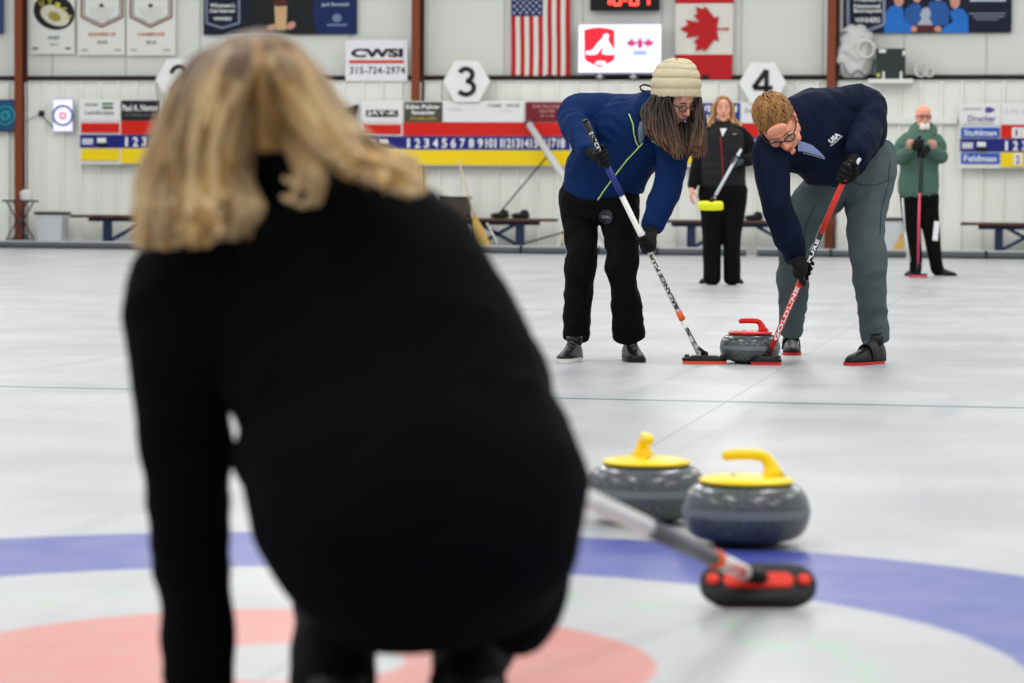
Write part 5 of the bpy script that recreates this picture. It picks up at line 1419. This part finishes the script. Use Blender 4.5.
# ================================================================== FAR WOMAN IN THE BLACK VEST
g = Fig(25.85)
base = at(722, 285, 25.85); base.z = 0
VEST = mat('black_quilted_vest', (17, 18, 21), .7, var=.2, vscale=10, bump=.2, bscale=60)
FL = mat('black_fleece', (10, 10, 12), .9, var=.2, spec=.15)
TO = [(722, 184, 0, 23.5, 16), (722, 174, 0, 23.5, 16), (723, 158, 0, 22.5, 15), (723.5, 144, 0, 22.5, 14.5), (724, 134, 0, 21.5, 13), (724, 128, 0, 13, 10)]
AL = [(709, 134, 0, 8, 8.5), (703, 141, 0, 8, 8.5), (700, 155, .03, 7, 7.5), (696, 172, -.02, 6.3, 6.5), (692.5, 186, -.08, 5, 5)]
AR = [(739, 134, 0, 8.5, 8.5), (746, 141, 0, 8, 8.5), (750, 152, -.02, 7.2, 7.5), (750, 159, -.08, 6.8, 7), (743, 161, -.20, 5.5, 5.5)]
TL = [(713, 190, 0, 14.5, 14), (712.5, 205, 0, 13, 13), (712, 230, 0, 10, 10.5), (712, 255, 0, 9, 9.5), (712, 279, .02, 8.5, 9.5)]
TR = [(733, 190, 0, 14.5, 14), (733, 205, 0, 13, 13), (732, 230, 0, 10, 10.5), (732, 255, 0, 8.5, 9.5), (732, 279, .02, 8.2, 9.5)]
Mh = frame(g.P(723, 109, -.02), cv(-.02, .02, 1), cv(0, 1, 0))
neck = g.tube([(724, 131, 0, 6.5, 6.5), (723.5, 124, 0, 6, 6), (723, 116, 0, 6, 6)])
hand = open_hand_mbs(g.P(692, 188, -.09), cv(-.12, -1, .15), -CT * .2 + CR, CT, curl=.5)
body = fuse('person', [g.tube(p, k=.8) for p in (TO, AL, AR, TL, TR)] + [neck] + hand + head_mbs(Mh, 1.0) + [g.tube([(723, 181, 0, 18, 12), (723, 195, 0, 20, 12)])], SKIN, voxel=.005, smooth=1, anchor=base)
FWm = body
tag(body, 'blonde woman in black vest standing far back between the two sweepers', 'person')
face_parts(FWm, Mh, 1.0, brow=mat('brow_ginger', (140, 92, 54), .7))
vest = fuse('vest', [g.tube(TO[:-1] + [(724, 129, 0, 15, 11)], power=2.5)], VEST, FWm, voxel=.008, smooth=2, folds=[(.004, 12, cv(1, 0, 0), 3.0)])
fuse('fleece_top', [g.tube([(724, 150, 0, 19, 12), (724, 134, 0, 20, 12), (723.7, 127.5, 0, 9, 9)]), g.tube(AL), g.tube(AR)], FL, FWm, voxel=.008, smooth=2, folds=[(.003, 14, cv(1, .2, 0), 2.0)])
bv = bvh_of(vest)
stripe('zip', bv, [(720.5, 137), (721.5, 150), (722.5, 165), (723, 178)], .006, mat('zip_red', (150, 24, 36), .6), vest)
decal_poly('shirt_front', bv, [(720, 128.5), (727, 128.5), (724.5, 133), (722.5, 137)], mat('shirt_white', (220, 220, 222), .8), vest, off=.012)
stripe('chest_mark', bv, [(732.5, 134.5), (736, 134)], .003, LOGO, vest, n=4)
fuse('trousers', [g.tube([(722.5, 182, 0, 22.5, 15), (722.5, 196, 0, 24.5, 15.5)], power=2.3), g.tube(TL), g.tube(TR)], KN, FWm, voxel=.008, smooth=2, folds=[(.004, 10, cv(0, 1, 0), 3.0)])
shoe(FWm, ice(711, 283), CT * .9 - CR * .4, .25, .1, SHB_, M_BLACK); shoe(FWm, ice(732, 283), CT * .95 + CR * .25, .25, .1, SHB_, M_BLACK)
HB = hair2('strawberry_blonde_hair', (138, 92, 46), (216, 170, 112), p=1.0)
hm = MB(); Mk = Mh @ Matrix.Scale(1.0, 4)
c_ = MB(); c_.ell((0, -.03, .038), (.082, .092, .088), seg=24, rings=14); c_.xform(Mk); hm.add(c_.v, c_.f)
for s_ in (-1, 1):
    for i in range(90):
        u = random.random(); v_ = random.random(); in_ = .03 * (i % 3 == 0)
        p0 = Vector((s_ * (.006 + .03 * u), .052 - .11 * v_, .108 - .02 * u - .01 * v_)); p1 = Vector((s_ * (.078 - in_ * .3 + .012 * random.random()), .05 - .12 * v_ - in_, .03))
        p2 = Vector((s_ * (.088 - in_ + .016 * random.random()), .045 - .12 * v_ - in_, -.07)); p3 = Vector((s_ * (.085 + .09 * random.random()), .05 - .10 * v_, -.125 - .045 * random.random()))
        lock(hm, [Mk @ p for p in (p0, p1, p2, p3)], .012, .005, seg=6)
hm.build('hair', HB, FWm, smooth=True)
# her broom
A = g.P(713.5, 199, -.62); B_ = g.P(738, 155, -.26)
gl_ = fuse('glove', grip_mbs(A.lerp(B_, .84), B_ - A, g.P(745, 160, -.2) - A.lerp(B_, .84) + CT * .02, .0135, g.P(742.5, 161, -.21), k=1.05), mat('dark_grey_glove', (48, 52, 54), .7), FWm, voxel=.004, smooth=2)
t = thing('curling_broom', 'pale-shafted broom with yellow oval head held up by the far woman in the vest', 'broom', A)
MB().tube([A, A.lerp(B_, 1.12)], .0145, 14).build('shaft', mat('shaft_silver', (190, 192, 196), .35), t, smooth=True)
MB().tube([A.lerp(B_, 1.12), A.lerp(B_, 1.15)], .016, 14).build('end_cap', M_BLACK, t, smooth=True)
hd = MB(); seg = 40; hc = g.P(710.5, 205.5, -.64)
Mx = frame(hc, cv(0, -.25, 1), cv(0, 1, .25))
vs = []; fs = []
lv = [(-.036, .93), (-.03, 1.0), (.018, 1.0), (.032, .93)]
for z, k_ in lv:
    for i in range(seg): a = 2 * PI * i / seg; ca, sa = math.cos(a), math.sin(a); vs.append(Mx @ Vector((.115 * k_ * math.copysign(abs(ca) ** .7, ca), .045 * k_ * math.copysign(abs(sa) ** .7, sa), z)))
for l in range(3): fs += [(l * seg + i, l * seg + (i + 1) % seg, (l + 1) * seg + (i + 1) % seg, (l + 1) * seg + i) for i in range(seg)]
fs += [tuple(reversed(range(seg))), tuple(range(3 * seg, 4 * seg))]
hd.add(vs, fs); hd.build('brush_head', mat('yellow_green_pad', (226, 228, 40), .6), t, angle=40)
MB().tube([hc + CU_ * .025, A + (B_ - A).normalized() * .04], [.02, .016], 12).build('swivel_joint', M_BLACK, t, smooth=True)

# ================================================================== OLD MAN IN GREEN
g = Fig(29.1)
base = at(928, 277, 29.1); base.z = 0
JG = mat('green_fleece_jacket', (74, 102, 90), .9, var=.12, vscale=10, bump=.3, bscale=90, spec=.15)
TO = [(918, 193, 0, 19.5, 14), (918.5, 184, 0, 20, 14.5), (919, 168, 0, 19, 14.5), (920, 152, 0, 20, 14.5), (921, 142, 0, 19, 13.5), (922, 136, 0, 15, 12), (922.5, 130, 0, 9, 9)]
AL = [(909, 139, 0, 7.5, 8), (903, 145, 0, 7.5, 8), (899.5, 154, .0, 6.8, 7.5), (901, 158, -.08, 6.5, 7), (908, 152, -.22, 5.8, 6), (914, 148, -.28, 5, 5)]
AR = [(934, 139, 0, 7.5, 8), (938.5, 145, 0, 7.5, 8), (939.5, 153, .0, 6.5, 7.5), (941, 157, -.08, 6.5, 7), (934, 151.5, -.22, 5.8, 6), (928, 148, -.28, 5, 5)]
TL = [(911, 196, 0, 11, 11), (911, 212, 0, 9.5, 10), (913, 235, 0, 7.8, 8.5), (915.5, 258, .0, 6.5, 7.5), (916, 271, .02, 6, 7)]
TR = [(928, 196, 0, 11, 11), (929, 212, 0, 10, 10), (932, 235, 0, 8.3, 8.5), (935, 258, .0, 6.5, 7.5), (937.5, 270, .02, 6.2, 7)]
Mh = frame(g.P(923.5, 116.5, -.04), cv(.04, -.03, 1), cv(0, 1, .03))
neck = g.tube([(922.5, 133, 0, 6.5, 6.5), (923, 126, -.02, 6, 6), (923.5, 119, -.03, 6, 6)])
gA = g.P(920.5, 148, -.36); gB = g.P(918, 266, -.22)
hA = grip_mbs(gA + CU_ * .035, gA - gB, -CR * .8 + CT * .5, .0135, g.P(913.5, 148, -.28), k=1.45)
hB = grip_mbs(gA - CU_ * .045, gA - gB, CR * .9 + CT * .45, .0135, g.P(928, 148, -.28), k=1.45, thumb=1)
body = fuse('person', [g.tube(p, k=.8) for p in (TO, AL, AR, TL, TR)] + [neck] + head_mbs(Mh, 1.02, male=True) + [g.tube([(920, 190, 0, 16, 11), (920, 202, 0, 16, 11)])], SKINR, voxel=.005, smooth=1, anchor=base)
OM = body
tag(body, 'bald bearded man in green hooded jacket standing far back at the right', 'person')
face_parts(OM, Mh, 1.02, brow=mat('brow_grey', (190, 184, 176), .7))
glasses(Mh, 1.02, mat('frame_brown', (64, 44, 40), .35), OM, r=.0035)
bm_ = MB(); c_ = MB(); c_.ell((0, .058, -.090), (.046, .042, .044), seg=24, rings=14); c_.ell((0, .078, -.052), (.030, .022, .008), seg=24, rings=14); c_.xform(Mh); bm_.add(c_.v, c_.f)
for i in range(70):
    a = random.uniform(-1.2, 1.2); p0 = Vector((.048 * math.sin(a), .045 + .05 * math.cos(a), -.075 - .03 * random.random())); lock(bm_, [Mh @ p0, Mh @ (p0 + Vector((.004 * a, .006, -.02))), Mh @ (p0 + Vector((0, .0, -.038)))], .007, .003, seg=5)
bm_.build('beard', mat('white_beard', (226, 222, 214), .9, bump=.4, bscale=90), OM, smooth=True)
hm = MB(); c_ = MB(); c_.ell((0, -.034, .012), (.079, .078, .052), seg=24, rings=14); c_.xform(Mh); hm.add(c_.v, c_.f); hm.build('hair_fringe', mat('white_hair', (214, 208, 200), .9, bump=.4, bscale=90), OM, smooth=True)
jk = fuse('jacket', [g.tube(TO[:-1] + [(922.5, 132, 0, 11, 10)], power=2.4), g.tube(AL), g.tube(AR), g.tube([(914, 133, -.08, 3, 3), (912.5, 130.5, .02, 3.8, 4), (916, 126.5, .10, 4, 4), (923, 124.5, .13, 4, 4), (930, 126.5, .10, 4, 4), (933.5, 130.5, .02, 3.8, 4), (932, 134, -.08, 3, 3)])], JG, OM, voxel=.008, smooth=2, folds=[(.005, 9, cv(.3, 1, 0), 2.5), (.003, 20, cv(1, .3, 0), 2)])
bj = bvh_of(jk)
stripe('zip', bj, [(921.5, 160), (922, 175), (922, 192)], .008, mat('zip_dark', (30, 44, 44), .6), jk)
fuse('trousers', [g.tube([(919.5, 188, 0, 18, 12.5), (919.5, 200, 0, 19.5, 13)], power=2.3), g.tube(TL), g.tube(TR)], KN, OM, voxel=.008, smooth=2, folds=[(.004, 12, cv(0, 1, 0), 3.0)])
gl1 = fuse('glove', hA, GLV, OM, voxel=.004, smooth=2); gl2 = fuse('glove', hB, GLV, OM, voxel=.004, smooth=2)
TAN = mat('tan_cuff', (176, 132, 112), .8)
g.tube([(909, 144.5, -.27, 5.2, 5), (912.5, 144.5, -.30, 5.2, 5)], cap=.3).build('cuff', TAN, gl1, smooth=True); g.tube([(933.5, 145, -.27, 5.2, 5), (930, 145, -.30, 5.2, 5)], cap=.3).build('cuff', TAN, gl2, smooth=True)
for px0, py0, px1, py1 in ((902.5, 198, 905, 232), (905, 232, 910, 262)):
    MB().tube([g.P(px0, py0, -.13), g.P(px1, py1, -.08)], .009, 8).build('white_stripe', LOGO, OM, smooth=True)
m = MB(); m.box((0, 0, 0), (.055, .012, .20)); m.xform(frame(g.P(936, 231, -.13), -CT, cv(.08, 1, 0))); m.build('hanging_cloth', mat('cloth_white', (226, 226, 228), .8), OM, bevel=.004)
shoe(OM, ice(917, 275.5), CT * .85 - CR * .5, .28, .105, SHB_, M_BLACK); shoe(OM, ice(934.5, 275.5), CT * .7 + CR * .7, .28, .105, SHB_, M_BLACK)
t = thing('curling_broom', 'upright pink-shafted broom held by the old man in green', 'broom', gB)
M_PINK = mat('shaft_pink', (214, 70, 104), .4)
MB().tube([gB, gB.lerp(gA, .62)], .012, 14).build('lower_shaft', M_PINK, t, smooth=True)
MB().tube([gB.lerp(gA, .62), gB.lerp(gA, 1.04)], .012, 14).build('upper_shaft', M_DARK, t, smooth=True)
hc = Vector((gB.x, gB.y, 0))
m = MB(); m.box((hc.x, hc.y, .014), (.20, .075, .022)); m.build('brush_pad', M_PINK, t, bevel=.01)
m = MB(); m.box((hc.x, hc.y, .034), (.19, .065, .02)); m.build('head_shell', M_BLACK, t, bevel=.008)
MB().tube([hc + CU_ * .04, gB + CU_ * .02], [.02, .016], 12).build('swivel_joint', M_BLACK, t, smooth=True)

# ================================================================== THROWER IN FRONT
g = Fig(3.80)
base = at(400, 683, 3.85); base.z = 0
JK = mat('black_fleece_jacket', (4, 5, 6), .9, var=.25, vscale=5, bump=.1, bscale=200, spec=.08)
TO = [(430, 567, .02, 140, 100), (427, 540, .0, 156, 115), (420, 500, .0, 165, 122), (406, 450, .01, 161, 118), (391, 390, .03, 152, 105), (358, 330, .05, 150, 95), (325, 278, .07, 140, 88), (298, 242, .09, 116, 74), (275, 214, .10, 62, 50)]
AL = [(215, 262, .06, 50, 50), (184, 285, .05, 52, 50), (180, 340, .05, 50, 48), (181, 410, .08, 43, 44), (186, 455, .11, 47, 42), (187, 490, .12, 40, 40), (191, 560, .16, 34, 36), (198, 640, .20, 34, 34), (201, 715, .22, 31, 31), (203, 745, .22, 26, 26)]
AR = [(385, 246, .08, 52, 50), (425, 264, .09, 46, 46), (462, 318, .10, 46, 46), (500, 378, .14, 46, 46), (505, 420, .24, 40, 40), (490, 440, .32, 34, 34), (480, 446, .36, 28, 28)]
TL = [(360, 540, .05, 78, 70), (352, 566, .20, 66, 60), (343, 570, .42, 52, 52), (338, 610, .44, 48, 52), (333, 650, .32, 43, 48), (334, 700, .22, 44, 46), (336, 760, .15, 44, 44), (338, 790, .12, 38, 40)]
TR = [(480, 545, .05, 82, 72), (492, 572, .20, 70, 62), (484, 582, .42, 56, 54), (480, 625, .46, 50, 54), (472, 655, .36, 40, 46), (468, 700, .24, 40, 44), (466, 760, .15, 42, 44), (466, 790, .12, 36, 40)]
Mh = frame(g.P(260, 118, .14), cv(.05, -.05, -1), cv(.0, 1, -.05))
neck = g.tube([(272, 232, .10, 48, 46), (268, 190, .12, 42, 42), (265, 150, .14, 40, 40)])
handL = open_hand_mbs(g.P(204, 748, .22), cv(.02, -.75, -.66), cv(0, -.6, .8), CR, k=.95, curl=.3)
handR = grip_mbs(TH_A.lerp(TH_B, .93), TH_A - TH_B, cv(-.2, .4, 1), .0155, g.P(482, 446, .36), k=.95)
body = fuse('person', [g.tube(p, k=.82) for p in (TO, AL, AR, TL, TR)] + [neck] + handL + head_mbs(Mh, 1.0), SKIN, voxel=.006, smooth=2, anchor=base)
TH = body
tag(body, 'blonde woman in black seen from behind, crouching low in the foreground', 'person')
UPX = cv(0, 1, 0)
jk = fuse('jacket', [g.tube(TO, power=2.4, seg=48), g.tube(AL, seg=36), g.tube(AR, seg=36), g.tube([(522, 570, .1, 52, 64), (522, 600, .12, 42, 52), (516, 622, .15, 32, 40)]), g.tube([(264, 430, .03, 18, 30), (257, 458, .03, 21, 34), (266, 490, .03, 16, 30)]), g.tube([(276, 222, .10, 64, 58), (272, 196, .10, 54, 52), (268, 172, .10, 48, 50)])], JK, TH, voxel=.008, smooth=5,
          folds=[(.007, 4, cv(.6, .7, 0), 3.0), (.005, 11, cv(.9, .2, 0), 3.0)])
fuse('trousers', [g.tube([(420, 540, .06, 130, 95), (424, 566, .10, 122, 92)], power=2.3), g.tube(TL), g.tube(TR)], KN, TH, voxel=.008, smooth=3, folds=[(.006, 7, cv(1, .2, 0), 3.0)])
fuse('glove', handR, GLV, TH, voxel=.004, smooth=2)
shoe(TH, at(338, 800, 3.78), -CT + CR * -.1, .26, .10, SHB_, M_BLACK); shoe(TH, at(466, 800, 3.78), -CT + CR * .15, .26, .10, SHB_, M_BLACK)
# her hair: shell of the crown, then long waves split over both shoulders
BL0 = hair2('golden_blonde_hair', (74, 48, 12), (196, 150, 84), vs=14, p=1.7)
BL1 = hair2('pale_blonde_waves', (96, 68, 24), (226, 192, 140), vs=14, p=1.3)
hm = MB(); c_ = MB(); c_.ell((0, -.028, .030), (.094, .104, .090), seg=40, rings=24); c_.ell((0, -.02, -.015), (.090, .086, .055), seg=40, rings=24); c_.xform(Mh); hm.add(c_.v, c_.f)
hl = MB()
def wave(mb, pts, r0, r1, curl=.006):
    P = [g.P(*p) for p in pts]
    ph = random.uniform(0, 6)
    P = [p + CR * curl * math.sin(ph + i * 1.7) + CT * curl * math.cos(ph + i * 1.3) for i, p in enumerate(P)]
    lock(mb, P, r0, r1, seg=8, flat=.6)
R_ = random.uniform
# left fall: from the parting down over the left shoulder, ends about y 245
for i in range(170):
    u = random.random(); dd = -.01 - .10 * math.sin(PI * min(1, u * 1.0)) * .8
    xt = 256 - 10 * u; x1 = 262 - 66 * u + R_(-4, 4); x2 = 249 - 85 * u + R_(-5, 5); x3 = 244 - 98 * u + R_(-6, 6); x4 = 252 - 112 * u + R_(-8, 6)
    y4 = 238 + 8 * u + R_(-34, 5)
    if u < .35: y4 = R_(190, 240)
    tgt = hm if random.random() < .55 else hl
    wave(tgt, [(xt, 37 + 8 * u + R_(-2, 3), .10), (x1, 70 + R_(-5, 5), dd + .03), (x2, 125, dd), (x3, 180, dd - .005), (x4, y4, dd - .02)], .014, .005, .005)
# crown centre
for i in range(90):
    u = R_(-1, 1); x2 = 262 + 55 * u
    wave(hm, [(258 + 12 * u, 36 + 5 * abs(u), .09), (260 + 34 * u, 54, .0), (x2, 95, -.045 + .03 * abs(u)), (x2 + 6 * u, 138 + R_(0, 14), -.03 + .03 * abs(u))], .015, .007, .004)
# right fall: sweeps down and out to the right over the shoulder, ends flicking at (425, 185)
for i in range(190):
    u = random.random(); dd = -.02 - .09 * math.sin(PI * u) * .8
    ys = 150 + 42 * (1 - u) ** 1.2
    x1 = 268 + 43 * u + R_(-4, 4); x2 = 285 + 53 * u + R_(-5, 5); x3 = 318 + 48 * u + R_(-6, 6)
    ex = R_(345, 424); ey = 160 + (ex - 345) * .30 + R_(-14, 12) + (1 - u) * 6
    tgt = hm if random.random() < .45 else hl
    wave(tgt, [(262 + 10 * u, 37 + 8 * u, .10), (x1, 72 + R_(-5, 5), dd + .03), (x2, 112 + 6 * (1 - u), dd), (x3, 146 + 14 * (1 - u), dd - .02), (ex, ey, dd - .05)], .014, .005, .004)
for i in range(34):      # ends that turn down at the far right
    ex = R_(385, 424); wave(hl, [(345, 140 + R_(-8, 10), -.07), (372, 152 + R_(-8, 10), -.08), (ex - 8, 162 + R_(-5, 10), -.09), (ex, 186 + R_(-6, 8), -.09)], .010, .003, .003)
# soft curled ends turning inwards at the bottom of the left fall and beside the nape
for cx, y0, y1, n_, sg in ((168, 190, 240, 18, -1), (205, 195, 243, 12, 1), (238, 190, 240, 14, 1), (303, 160, 203, 9, 1)):
    for i in range(n_):
        x_ = cx + R_(-14, 14); yy = y1 + R_(-22, 2)
        wave(hl, [(x_ - 6 * sg, y0 - 20 + R_(-8, 8), -.07), (x_ + 5 * sg, y0 + 8, -.09), (x_ + 9 * sg, yy - 16, -.10), (x_ + R_(-3, 3), yy, -.09), (x_ - 9 * sg, yy - 4, -.08)], .0075, .003, .002)
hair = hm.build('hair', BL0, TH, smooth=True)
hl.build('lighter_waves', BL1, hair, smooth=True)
# ================================================================== LIGHT
w = bpy.data.worlds.new('hall_light'); SC.world = w; w.use_nodes = True
bg = w.node_tree.nodes['Background']; bg.inputs[0].default_value = (.93, .97, 1.0, 1); bg.inputs[1].default_value = 0.62
def area(x, y, z, sx, sy, e):
    l = bpy.data.lights.new('ceiling_lamp', 'AREA'); l.shape = 'RECTANGLE'; l.size = sx; l.size_y = sy; l.energy = e; l.color = (1, .98, .95)
    o = bpy.data.objects.new('ceiling_lamp', l); COL.objects.link(o); o.location = (x, y, z)
for yy in (3, 11, 19, 27, 34.5):
    for xx in (-7.5, -2.5, 2.5, 7.5):
        area(xx - yy * .19, yy, 6.2, .5, 4.0, 100)
SC.view_settings.view_transform = 'Standard'
SC.view_settings.look = 'None'
SC.view_settings.gamma = 1.0
SC.view_settings.use_curve_mapping = False
SC.view_settings.exposure = 0.42
SC.cycles.use_denoising = True
SC.cycles.max_bounces = 6
SC.cycles.diffuse_bounces = 3
SC.cycles.glossy_bounces = 3
SC.cycles.caustics_reflective = False
